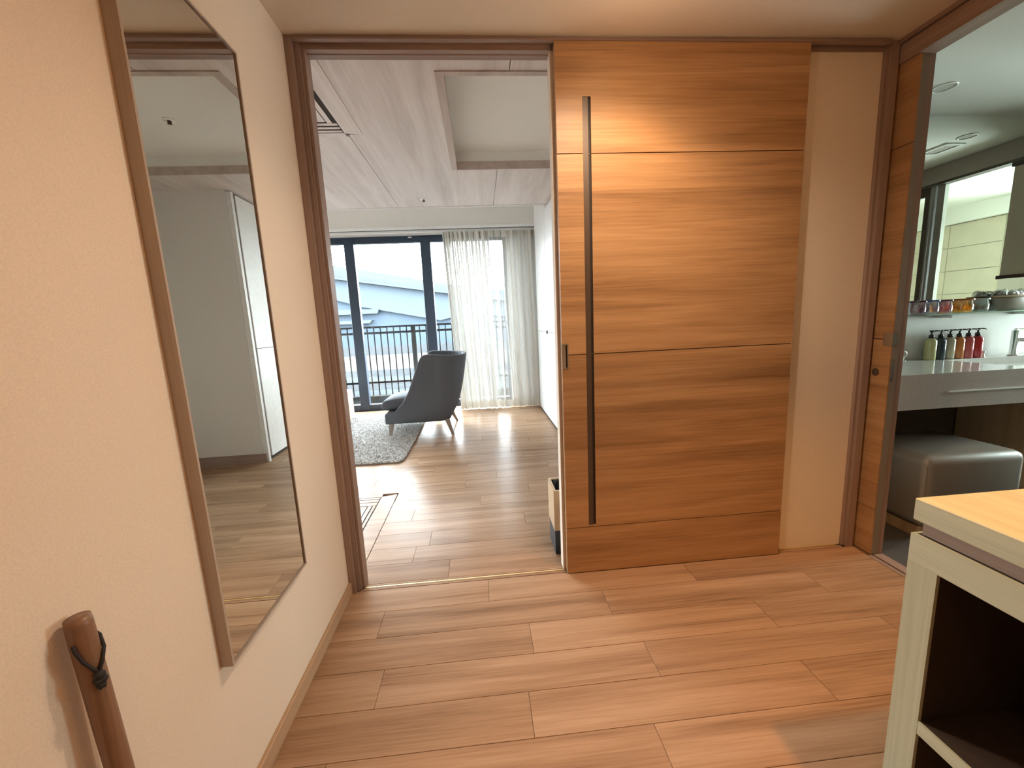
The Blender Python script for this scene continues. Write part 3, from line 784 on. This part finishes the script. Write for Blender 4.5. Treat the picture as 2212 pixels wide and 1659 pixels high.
curtain(0.115, 2.43, 'sheer_cloth', 'drape', 640, 14)
curtain(0.012, 0.115, 'sheer_hem', 'hem', 640, 2, 0.0, True)
curtain(2.37, 2.455, 'sheer_hem', 'heading_tape', 640, 1, -0.003, True)
obj('curtain_rail', BX(-4.8, 1.5, 5.685, 5.725, 2.462, 2.490), 'living_white', ctn)

# ---- armchair (faces left)
ac = thing('armchair', 'dark grey upholstered armchair with wrapped high back and wooden legs', 'armchair', (-0.68, 4.73, 0))
prof = [(-1.097, 0.275), (-1.06, 0.297), (-0.985, 0.307), (-0.891, 0.395), (-0.823, 0.511), (-0.732, 0.729), (-0.672, 0.868), (-0.640, 0.905), (-0.600, 0.915), (-0.372, 0.900), (-0.15, 0.885)]
def htop(x):
    for (a, za), (b_, zb) in zip(prof, prof[1:]):
        if x <= b_: return za+(zb-za)*max(0, (x-a))/(b_-a)
    return prof[-1][1]
def U_path():
    ya, yb, xb, r = 4.41, 5.06, -0.335, 0.17
    pts = []
    n = 26
    for i in range(n): pts.append((-1.097+(xb-r+1.097)*i/n, ya, 0, -1, 0.0))
    for i in range(13):
        a = -math.pi/2+math.pi/2*i/12
        pts.append((xb-r+r*math.cos(a), ya+r+r*math.sin(a), math.cos(a), math.sin(a), i/12))
    for i in range(1, 8): pts.append((xb, ya+r+(yb-ya-2*r)*i/8, 1, 0, 1.0))
    for i in range(13):
        a = math.pi/2*i/12
        pts.append((xb-r+r*math.cos(a), yb-r+r*math.sin(a), math.cos(a), math.sin(a), 1-i/12))
    for i in range(1, n+1): pts.append((xb-r-(xb-r+1.097)*i/n, yb, 0, 1, 0.0))
    return pts
bm = bmesh.new(); loops = []
zb0, tk = 0.162, 0.055
for (px, py, nx_, ny_, bk) in U_path():
    ht = htop(px+bk*0.08)
    lean = 0.030+0.13*bk
    def OP(z, ins):
        o = lean*(max(0, z-zb0))/0.72-ins-0.03*math.exp(-((z-zb0)/0.10)**2)*bk*2.0
        if bk > 0: o += 0.015*math.sin(math.pi*min(1, (z-zb0)/0.75))*bk
        return (px+nx_*o, py+ny_*o, z)
    L_ = []
    nz_ = 9
    for k in range(nz_): L_.append(OP(zb0+(ht-0.022-zb0)*k/(nz_-1), 0))
    L_ += [OP(ht-0.008, 0.006), OP(ht, 0.020), OP(ht, tk-0.020), OP(ht-0.008, tk-0.006)]
    for k in range(nz_): L_.append(OP(ht-0.022-(ht-0.022-zb0)*k/(nz_-1), tk))
    loops.append([bm.verts.new(p) for p in L_])
for A, Bv in zip(loops, loops[1:]):
    m_ = len(A)
    for k in range(m_): bm.faces.new((A[k], Bv[k], Bv[(k+1) % m_], A[(k+1) % m_]))
bm.faces.new(loops[0]); bm.faces.new(list(reversed(loops[-1])))
bmesh.ops.recalc_face_normals(bm, faces=bm.faces)
obj('shell', bm, 'chair_fabric', ac, smooth=True)
obj('seat_base', BX(-1.09, -0.40, 4.46, 5.01, 0.165, 0.285, bev=0.012, seg=2), 'chair_fabric', ac)
bm = bmesh.new()
nu, nv = 18, 14
def cushion(x0, x1, y0, y1, z0, z1, crown):
    bx(bm, x0, x1, y0, y1, z0, z1)
bx(bm, -1.150, -0.42, 4.475, 4.995, 0.298, 0.435)
bmesh.ops.subdivide_edges(bm, edges=list(bm.edges), cuts=7, use_grid_fill=True)
for v in bm.verts:
    fx = (v.co.x+0.785)/0.365; fy = (v.co.y-4.735)/0.26; fz = (v.co.z-0.3665)/0.0685
    m4 = lambda f: max(0, 1-f**6)
    k = m4(fx)*m4(fy)
    v.co.z += 0.030*fz*max(0, 1-fx*fx)*max(0, 1-fy*fy)
    edge = max(abs(fx), abs(fy))
    if edge > 0.98: 
        v.co.z -= 0.012*fz
        pull = 0.030*(abs(fz)**3)
        if abs(fx) > 0.98: v.co.x -= math.copysign(pull, fx)
        if abs(fy) > 0.98: v.co.y -= math.copysign(pull, fy)
    if v.co.x < -0.95: v.co.z -= 0.015*((-0.95-v.co.x)/0.2)
sc_ = obj('seat_cushion', bm, 'chair_seat_fabric', ac, smooth=True)
md = sc_.modifiers.new('smooth', 'SUBSURF'); md.levels = 1; md.render_levels = 1
bm = bmesh.new()
tube(bm, [(-1.115, 4.474, 0.437-0.03), (-1.0, 4.472, 0.425), (-0.7, 4.472, 0.428), (-0.45, 4.473, 0.425)], 0.005, 6)
obj('piping', bm, 'chair_seat_fabric', sc_, smooth=True)
def leg(top, bot, w0, w1):
    bm = bmesh.new(); vs = []
    for (c, w) in ((bot, w1), (top, w0)):
        vs.append([bm.verts.new((c[0]+sx_*w, c[1]+sy_*w, c[2])) for sx_, sy_ in ((-1, -1), (1, -1), (1, 1), (-1, 1))])
    a, b_ = vs
    bm.faces.new(list(reversed(a))); bm.faces.new(b_)
    for i in range(4): bm.faces.new((a[i], a[(i+1) % 4], b_[(i+1) % 4], b_[i]))
    return bm
obj('leg', leg((-1.040, 4.46, 0.170), (-1.052, 4.425, 0.032), 0.027, 0.015), 'leg_wood', ac)
obj('leg', leg((-1.040, 5.00, 0.170), (-1.052, 5.030, 0.032), 0.027, 0.015), 'leg_wood', ac)
obj('leg', leg((-0.425, 4.47, 0.175), (-0.362, 4.40, 0.001), 0.027, 0.013), 'leg_wood', ac)
obj('leg', leg((-0.425, 5.00, 0.175), (-0.352, 5.06, 0.001), 0.027, 0.013), 'leg_wood', ac)

# ---- rug
rg = thing('shag_rug', 'light grey shaggy rug under the armchair', 'rug', (-1.7, 4.5, 0.001))
RX0, RX1, RY0, RY1, RC = -2.75, -0.765, 3.575, 5.56, 0.06
def rr_poly(x0, x1, y0, y1, r):
    pts = []
    for cxx, cyy, a0 in ((x1-r, y0+r, -90), (x1-r, y1-r, 0), (x0+r, y1-r, 90), (x0+r, y0+r, 180)):
        for k in range(6):
            a = math.radians(a0+90*k/5); pts.append((cxx+r*math.cos(a), cyy+r*math.sin(a)))
    return pts
bm = bmesh.new(); prism(bm, rr_poly(RX0, RX1, RY0, RY1, RC), 'z', 0.001, 0.012)
obj('backing', bm, 'rug_backing', rg)
verts, faces = [], []
rnd = random.Random(3)
def inside(x, y):
    if not (RX0 < x < RX1 and RY0 < y < RY1): return False
    for cxx, sx_ in ((RX1-RC, 1), (RX0+RC, -1)):
        for cyy, sy_ in ((RY0+RC, -1), (RY1-RC, 1)):
            if (x-cxx)*sx_ > 0 and (y-cyy)*sy_ > 0 and (x-cxx)**2+(y-cyy)**2 > RC*RC: return False
    return True
for k in range(62000):
    x = rnd.uniform(RX0 if k % 6 == 0 else -1.95, RX1); y = rnd.uniform(RY0, RY1)
    if not inside(x, y): continue
    h = rnd.uniform(0.016, 0.032); a = rnd.uniform(0, 6.283); w = rnd.uniform(0.006, 0.011)
    lx, ly = rnd.gauss(0, 0.009), rnd.gauss(0, 0.009)
    ca, sa = math.cos(a)*w, math.sin(a)*w
    i0 = len(verts)
    verts += [(x+ca-rg.location.x, y+sa-rg.location.y, 0.009), (x-0.5*ca-0.87*sa-rg.location.x, y-0.5*sa+0.87*ca-rg.location.y, 0.009),
              (x-0.5*ca+0.87*sa-rg.location.x, y-0.5*sa-0.87*ca-rg.location.y, 0.009), (x+lx-rg.location.x, y+ly-rg.location.y, h)]
    faces += [(i0, i0+1, i0+3), (i0+1, i0+2, i0+3), (i0+2, i0, i0+3)]
me = bpy.data.meshes.new('pile'); me.from_pydata(verts, [], faces); me.materials.append(MATS['rug_pile'])
pl = bpy.data.objects.new('pile', me); COL.objects.link(pl); pl.parent = rg; pl['kind'] = 'stuff'

# ---- low table at the left with white stack
lt = thing('low_table', 'light wood low table half hidden behind the left door jamb', 'table', (-2.2, 5.30, 0.034))
obj('top', BX(-2.75, -1.775, 5.08, 5.52, 0.385, 0.410, bev=0.003), 'low_oak', lt)
obj('side_panel', BX(-1.800, -1.775, 5.08, 5.52, 0.034, 0.385), 'low_oak', lt)
obj('side_panel', BX(-2.75, -2.725, 5.08, 5.52, 0.034, 0.385), 'low_oak', lt)
obj('drawer_front', BX(-2.725, -1.800, 5.082, 5.10, 0.10, 0.385), 'low_oak', lt)
for k in range(3):
    o = obj('magazine', BX(-2.3+0.01*k, -1.795-0.012*k, 5.10, 5.42, 0.410+k*0.026, 0.410+k*0.026+0.022, bev=0.002), 'paper_white')
    tag(o, ['bottom white magazine of the stack on the low table', 'middle white magazine of the stack on the low table', 'top white magazine of the stack on the low table'][k], 'magazine', 'magazines on the low table')

# ---- waste bin behind the door
wbn = thing('waste_bin', 'square oak waste bin on a black base behind the sliding door', 'waste bin', (0.43, 2.03, 0))
bx0, bx1, by0, by1 = 0.334, 0.524, 1.934, 2.110
obj('base', BX(bx0+0.003, bx1-0.003, by0+0.003, by1-0.003, 0.001, 0.136), 'bin_black', wbn, label='black base')
bm = bmesh.new(); t_ = 0.013
bx(bm, bx0, bx1, by0, by0+t_, 0.136, 0.358); bx(bm, bx0, bx1, by1-t_, by1, 0.136, 0.358)
bx(bm, bx0, bx0+t_, by0+t_, by1-t_, 0.136, 0.358); bx(bm, bx1-t_, bx1, by0+t_, by1-t_, 0.136, 0.358)
obj('box', bm, 'bin_oak', wbn)
bm = bmesh.new()
gx, gy = 10, 10
grid = [[bm.verts.new((bx0+t_+(bx1-bx0-2*t_)*i/gx, by0+t_+(by1-by0-2*t_)*j/gy, 0.352 if i in (0, gx) or j in (0, gy) else 0.30+rnd.uniform(-0.02, 0.02)-0.05*(1-abs(i-5)/5)*(1-abs(j-5)/5))) for j in range(gy+1)] for i in range(gx+1)]
for i in range(gx):
    for j in range(gy): bm.faces.new((grid[i][j], grid[i+1][j], grid[i+1][j+1], grid[i][j+1]))
obj('liner_bag', bm, 'bag_black', wbn, label='black plastic liner')

# ---- vanity
va = thing('vanity_counter', 'floating grey stone vanity counter with drawer and basin in the washroom', 'vanity', (2.9, 2.15, 0.67))
vx0, vx1, vy0, vy1, vz0, vz1 = 2.0, 3.87, 1.90, 2.42, 0.672, 0.862
SX0, SX1, SY0, SY1 = 2.97, 3.75, 1.99, 2.33
bm = bmesh.new()
tt = 0.05
bx(bm, vx0, SX0, vy0, vy1, vz1-tt, vz1); bx(bm, SX1, vx1, vy0, vy1, vz1-tt, vz1)
bx(bm, SX0, SX1, vy0, SY0, vz1-tt, vz1); bx(bm, SX0, SX1, SY1, vy1, vz1-tt, vz1)
obj('countertop', bm, 'counter_stone', va)
bm = bmesh.new()
prism(bm, [(SY0, vz1-tt), (SY1, vz1-tt), (SY1, vz1-0.12), (SY0, vz1-0.12)], 'x', SX0, SX1)
for f in list(bm.faces):
    if f.calc_center_median().z > vz1-tt-1e-4: bm.faces.remove(f)
obj('basin', bm, 'bath_white', va)
obj('drawer_front', BX(vx0, vx1, vy0+0.001, vy0+0.02, vz0, vz1-tt), 'counter_stone', va)
obj('case', BX(vx0, vx1, vy0+0.02, vy1, vz0, vz0+0.02), 'vanity_dark', va)
obj('pull_strip', BX(2.47, 3.40, vy0-0.006, vy0+0.001, 0.757, 0.763), 'bath_white', va, label='thin drawer pull, metal gleam painted as white')  # bright reflection of the metal is put in as flat white
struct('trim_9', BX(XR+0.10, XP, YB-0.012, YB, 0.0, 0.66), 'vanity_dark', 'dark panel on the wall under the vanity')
sb = thing('under_counter_cabinet', 'beige base cabinet below the right end of the vanity', 'cabinet', (3.5, 2.2, 0))
obj('body', BX(3.20, 3.85, 1.98, 2.40, 0.06, 0.66), 'bin_oak', sb)
obj('plinth', BX(3.22, 3.85, 2.0, 2.40, 0.0, 0.06), 'vanity_dark', sb)
obj('door', BX(3.203, 3.848, 1.964, 1.98, 0.065, 0.655, bev=0.002), 'bin_oak', sb)
# mirror wall above the shelf
mb = thing('vanity_mirror', 'wall wide mirror above the glass shelf reaching the washroom ceiling', 'mirror', (2.9, YB, 1.166))
obj('glass', BX(XR+0.101, XP-0.052, YB-0.006, YB+0.002, 1.166, HC-0.001), 'mirror_bath', mb)
obj('lower_edge', BX(XR+0.101, XP-0.052, YB-0.008, YB-0.0005, 1.160, 1.166), 'chrome', mb)
# glass shelf
gs = thing('glass_shelf', 'long clear glass shelf below the vanity mirror', 'shelf', (3.0, 2.36, 1.16))
obj('plate', BX(2.05, XP-0.06, 2.30, YB-0.007, 1.150, 1.158), 'shelf_glass', gs)
for xx in (2.55, 2.98, 3.55): obj('bracket', BX(xx-0.006, xx+0.006, 2.33, YB, 1.13, 1.150), 'chrome', gs)
# tumblers
def tumbler(x, y, r, h, mat, rim, label):
    t = thing('tumbler', label, 'glass', (x, y, 1.1585), 'tumblers on the glass shelf')
    bm = bmesh.new(); nn = 20
    lathe(bm, [(0.0, 0.0), (r*0.86, 0.0), (r*0.95, h*0.25), (r, h*0.9), (r*0.94, h*0.9), (r*0.88, h*0.25), (r*0.78, 0.010), (0, 0.010)], (x, y, 1.1585), nn)
    for v in bm.verts:
        a = math.atan2(v.co.y-y, v.co.x-x); q = v.co.z-1.1585
        k = 1+0.035*math.sin(a*9+q*90)
        if 0.005 < q < h*0.85: v.co.x = x+(v.co.x-x)*k; v.co.y = y+(v.co.y-y)*k
    obj('body', bm, mat, t, smooth=True)
    bm = bmesh.new()
    lathe(bm, [(r, h*0.9), (r*1.02, h*0.97), (r*0.99, h), (r*0.95, h), (r*0.94, h*0.9)], (x, y, 1.1585), nn)
    obj('rim', bm, rim, t, smooth=True)
plain('rim_wine', (0.07, 0.012, 0.03), 0.1); plain('rim_blue', (0.03, 0.04, 0.25), 0.1); plain('rim_violet', (0.08, 0.02, 0.07), 0.1); plain('rim_amber', (0.30, 0.06, 0.012), 0.1); plain('rim_clear', (0.55, 0.56, 0.55), 0.1)
tumbler(2.775, 2.355, 0.038, 0.085, 'wine_glass', 'rim_wine', 'clear tumbler with wine red rim, leftmost on the glass shelf')
tumbler(2.862, 2.355, 0.040, 0.088, 'blue_glass', 'rim_blue', 'speckled tumbler with a blue rim on the glass shelf')
tumbler(2.955, 2.355, 0.040, 0.086, 'violet_glass', 'rim_violet', 'pinkish violet tumbler on the glass shelf')
tumbler(3.085, 2.355, 0.050, 0.088, 'amber_glass', 'rim_amber', 'amber orange tumbler on the glass shelf')
tumbler(3.205, 2.355, 0.042, 0.086, 'clear_glass', 'rim_clear', 'clear tumbler next to the basket on the shelf')
# basket with wrapped amenities
bk_ = thing('amenity_basket', 'pale basket of wrapped toiletries at the end of the glass shelf', 'basket', (3.43, 2.355, 1.1585))
bm = bmesh.new(); lathe(bm, [(0, 0.002), (0.095, 0.0), (0.135, 0.075), (0.138, 0.09), (0.128, 0.09), (0.09, 0.01), (0, 0.01)], (3.43, 2.355, 1.1585), 24, 1.0, 0.42)
obj('bowl', bm, 'leather_taupe', bk_, smooth=True)
bm = bmesh.new()
tube(bm, [(3.43+0.137*math.cos(2*math.pi*k/24), 2.355+0.42*0.137*math.sin(2*math.pi*k/24), 1.25) for k in range(25)], 0.006, 6)
obj('rim', bm, 'bin_oak', bk_, smooth=True)
for k in range(9):
    bm = bmesh.new()
    c_ = Vector((3.35+0.022*k+rnd.uniform(-.01, .01), 2.355+rnd.uniform(-0.02, 0.02), 1.245+rnd.uniform(0, 0.02)))
    bmesh.ops.create_icosphere(bm, subdivisions=2, radius=0.032)
    for v in bm.verts: v.co *= rnd.uniform(0.8, 1.15)
    bmesh.ops.scale(bm, verts=bm.verts, vec=(1.2, 0.6, 0.9)); bmesh.ops.rotate(bm, verts=bm.verts, cent=(0, 0, 0), matrix=Matrix.Rotation(rnd.uniform(0, 3), 3, 'Y'))
    bmesh.ops.translate(bm, verts=bm.verts, vec=c_)
    obj('wrapped_packet', bm, 'white_plastic' if k % 2 else 'plastic_wrap', bk_)
# pump bottles
def pump_bottle(x, y, mat, label, h=0.135, r=0.030):
    z = vz1
    t = thing('pump_bottle', label, 'bottle', (x, y, z), 'pump bottles on the vanity counter')
    bm = bmesh.new(); lathe(bm, [(0, 0.0005), (r*0.96, 0.0005), (r, 0.006), (r, h-0.018), (r*0.92, h-0.006), (0.012, h+0.006), (0, h+0.006)], (x, y, z), 20)
    obj('body', bm, mat, t, smooth=True)
    bm = bmesh.new(); lathe(bm, [(0, h+0.006), (0.0135, h+0.006), (0.0135, h+0.026), (0.006, h+0.028), (0.005, h+0.045), (0.011, h+0.046), (0.011, h+0.056), (0, h+0.057)], (x, y, z), 14)
    pc = obj('pump', bm, 'pump_black', t, smooth=True)
    bm = bmesh.new(); tube(bm, [(x, y, z+h+0.052), (x+0.022, y-0.012, z+h+0.053), (x+0.036, y-0.020, z+h+0.048)], [0.005, 0.0045, 0.003], 8)
    obj('spout', bm, 'pump_black', pc, smooth=True)
for k, (mt_, lab) in enumerate([('lotion_olive', 'olive green pump bottle, leftmost on the vanity'), ('lotion_navy', 'dark navy pump bottle beside the olive one'), ('lotion_sand', 'sand coloured pump bottle on the vanity'),
                                ('lotion_amber', 'amber brown pump bottle on the vanity'), ('lotion_rose', 'rose pink pump bottle on the vanity'), ('lotion_red', 'deep red pump bottle, rightmost of the row')]):
    pump_bottle(2.915+k*0.066, 2.375, mt_, lab)
# faucet
fc = thing('faucet', 'square chrome single lever faucet on the vanity counter', 'faucet', (3.50, 2.36, vz1))
bm = bmesh.new(); lathe(bm, [(0, 0.0), (0.026, 0.0), (0.026, 0.008), (0.020, 0.012), (0.020, 0.165), (0, 0.166)], (3.50, 2.36, vz1), 18)
obj('body', bm, 'chrome', fc, smooth=True)
obj('spout', BX(3.49, 3.51, 2.20, 2.36, vz1+0.095, vz1+0.115, bev=0.003), 'chrome', fc)
obj('lever', BX(3.492, 3.60, 2.352, 2.368, vz1+0.168, vz1+0.178, bev=0.002), 'chrome', fc)
hk = thing('drain_knob', 'small chrome drain knob beside the faucet', 'knob', (3.30, 2.37, vz1))
bm = bmesh.new(); lathe(bm, [(0, 0), (0.012, 0), (0.005, 0.006), (0.005, 0.025), (0.010, 0.03), (0.008, 0.038), (0, 0.04)], (3.30, 2.37, vz1), 14)
obj('stem', bm, 'chrome', hk, smooth=True)
tr_ = thing('towel_ring', 'small chrome ring holder at the left end of the vanity', 'holder', (2.74, 2.38, vz1))
bm = bmesh.new(); lathe(bm, [(0, 0), (0.014, 0), (0.014, 0.004), (0.004, 0.006), (0.004, 0.03), (0, 0.031)], (2.74, 2.38, vz1), 12)
obj('foot', bm, 'chrome', tr_, smooth=True)
bm = bmesh.new(); tube(bm, [(2.74+0.018*math.cos(a*0.5236), 2.38, vz1+0.045+0.018*math.sin(a*0.5236)) for a in range(-3, 9)], 0.004, 8)
obj('ring', bm, 'chrome', tr_, smooth=True)
# stool
so = thing('stool', 'taupe leather cube stool pushed under the vanity', 'stool', (2.53, 2.0, 0))
bm = BX(2.245, 2.82, 1.775, 2.22, 0.055, 0.445, bev=0.045, seg=5)
for v in bm.verts:
    fx = (v.co.x-2.53)/0.29; fy = (v.co.y-2.0)/0.22
    if v.co.z > 0.40: v.co.z += 0.018*max(0, 1-fx*fx)*max(0, 1-fy*fy)
obj('cushion', bm, 'leather_taupe', so, smooth=True)
obj('base', BX(2.26, 2.805, 1.79, 2.205, 0.0, 0.06), 'bin_oak', so, label='wooden plinth')
bm = bmesh.new()
tube(bm, [(2.272, 1.786, 0.06+0.01), (2.258, 1.787, 0.2), (2.258, 1.787, 0.40)], 0.003, 6)
obj('seam', bm, 'leather_taupe', so)
# roller blind
rb_ = thing('roller_blind', 'beige roller blind with dark bottom bar on the glass partition', 'blind', (XP-0.04, 2.24, 1.38))
obj('cloth', BX(XP-0.036, XP-0.033, 2.070, 2.415, 1.405, 2.19), 'blind_cloth', rb_)
obj('bottom_bar', BX(XP-0.046, XP-0.030, 2.055, 2.420, 1.380, 1.405), 'blind_bar', rb_)
obj('roller', BX(XP-0.05, XP-0.029, 2.062, 2.418, 2.165, 2.194), 'blind_bar', rb_)

# ---- ceiling fittings
def downlight(x, y, z, label, on=None, r=0.045, group='recessed downlights'):
    t = thing('downlight', label, 'downlight', (x, y, z), group)
    bm = bmesh.new(); lathe(bm, [(r, -0.0005), (r*1.18, -0.0005), (r*1.18, -0.004), (r*1.02, -0.006), (r, -0.003)], (x, y, z), 24)
    obj('ring', bm, 'white_plastic', t, smooth=True)
    bm = bmesh.new(); lathe(bm, [(0, -0.002), (r, -0.002), (r, -0.0005), (0, -0.0005)], (x, y, z), 24)
    obj('lens', bm, 'lamp_glow' if on else 'lamp_off', t)
    if on:
        pw, col, ang, blend = on
        l = bpy.data.lights.new('bulb', 'SPOT'); l.energy = pw; l.color = col
        l.spot_size = math.radians(ang); l.spot_blend = blend; l.shadow_soft_size = 0.035
        o = bpy.data.objects.new('bulb', l); COL.objects.link(o); o.parent = t; o.location = (0, 0, -0.012)
        l = bpy.data.lights.new('bulb_spill', 'POINT'); l.energy = pw*0.035; l.color = col; l.shadow_soft_size = 0.03
        o = bpy.data.objects.new('bulb_spill', l); COL.objects.link(o); o.parent = t; o.location = (0, 0, -0.22)
WARM = (1.0, 0.62, 0.34)
downlight(0.62, 1.44, HC, 'lit downlight in front of the sliding door', (15, WARM, 112, 0.55))
downlight(0.50, 1.20, HC, 'added downlight in the middle of the entry hall to brighten the left wall', (38, (1.0, 0.78, 0.57), 150, 0.6))  # added unseen lamp, lifts the left wall
downlight(1.28, 0.42, HC, 'lit downlight above the console table', (78, (1.0, 0.44, 0.11), 92, 0.6))
downlight(-0.05, -0.35, HC, 'lit downlight behind the camera', (12, WARM, 130, 0.8))
downlight(2.512, 2.127, HC, 'small grey washroom downlight nearest the door')
downlight(3.424, 2.122, HC, 'small grey washroom downlight nearest the glass partition')
vt = thing('ceiling_vent', 'square white vent in the washroom ceiling', 'vent', (3.47, 1.92, HC))
bm = bmesh.new()
for a, b_, c_, d_ in ((3.40, 3.55, 1.82, 1.84), (3.40, 3.55, 2.0, 2.02), (3.40, 3.42, 1.84, 2.0), (3.53, 3.55, 1.84, 2.0)): bx(bm, a, b_, c_, d_, HC-0.010, HC-0.0005)
obj('frame', bm, 'white_plastic', vt)
obj('grille', BX(3.42, 3.53, 1.84, 2.0, HC-0.004, HC-0.0005), 'bath_beam', vt)
def sprinkler(x, y, z, label):
    t = thing('sprinkler_head', label, 'sprinkler', (x, y, z), 'ceiling sprinkler heads')
    bm = bmesh.new(); lathe(bm, [(0, -0.0005), (0.036, -0.0005), (0.034, -0.006), (0.016, -0.008), (0, -0.008)], (x, y, z), 20)
    obj('plate', bm, 'white_plastic', t, smooth=True)
    bm = bmesh.new(); lathe(bm, [(0, -0.008), (0.012, -0.008), (0.010, -0.024), (0.014, -0.026), (0, -0.028)], (x, y, z), 12)
    obj('nozzle', bm, 'bronze', t, smooth=True)
sprinkler(0.583, 2.94, ZL+0.13, 'sprinkler head inside the white ceiling tray')
sprinkler(-0.478, 4.262, ZL, 'sprinkler head on the wood ceiling near the window')
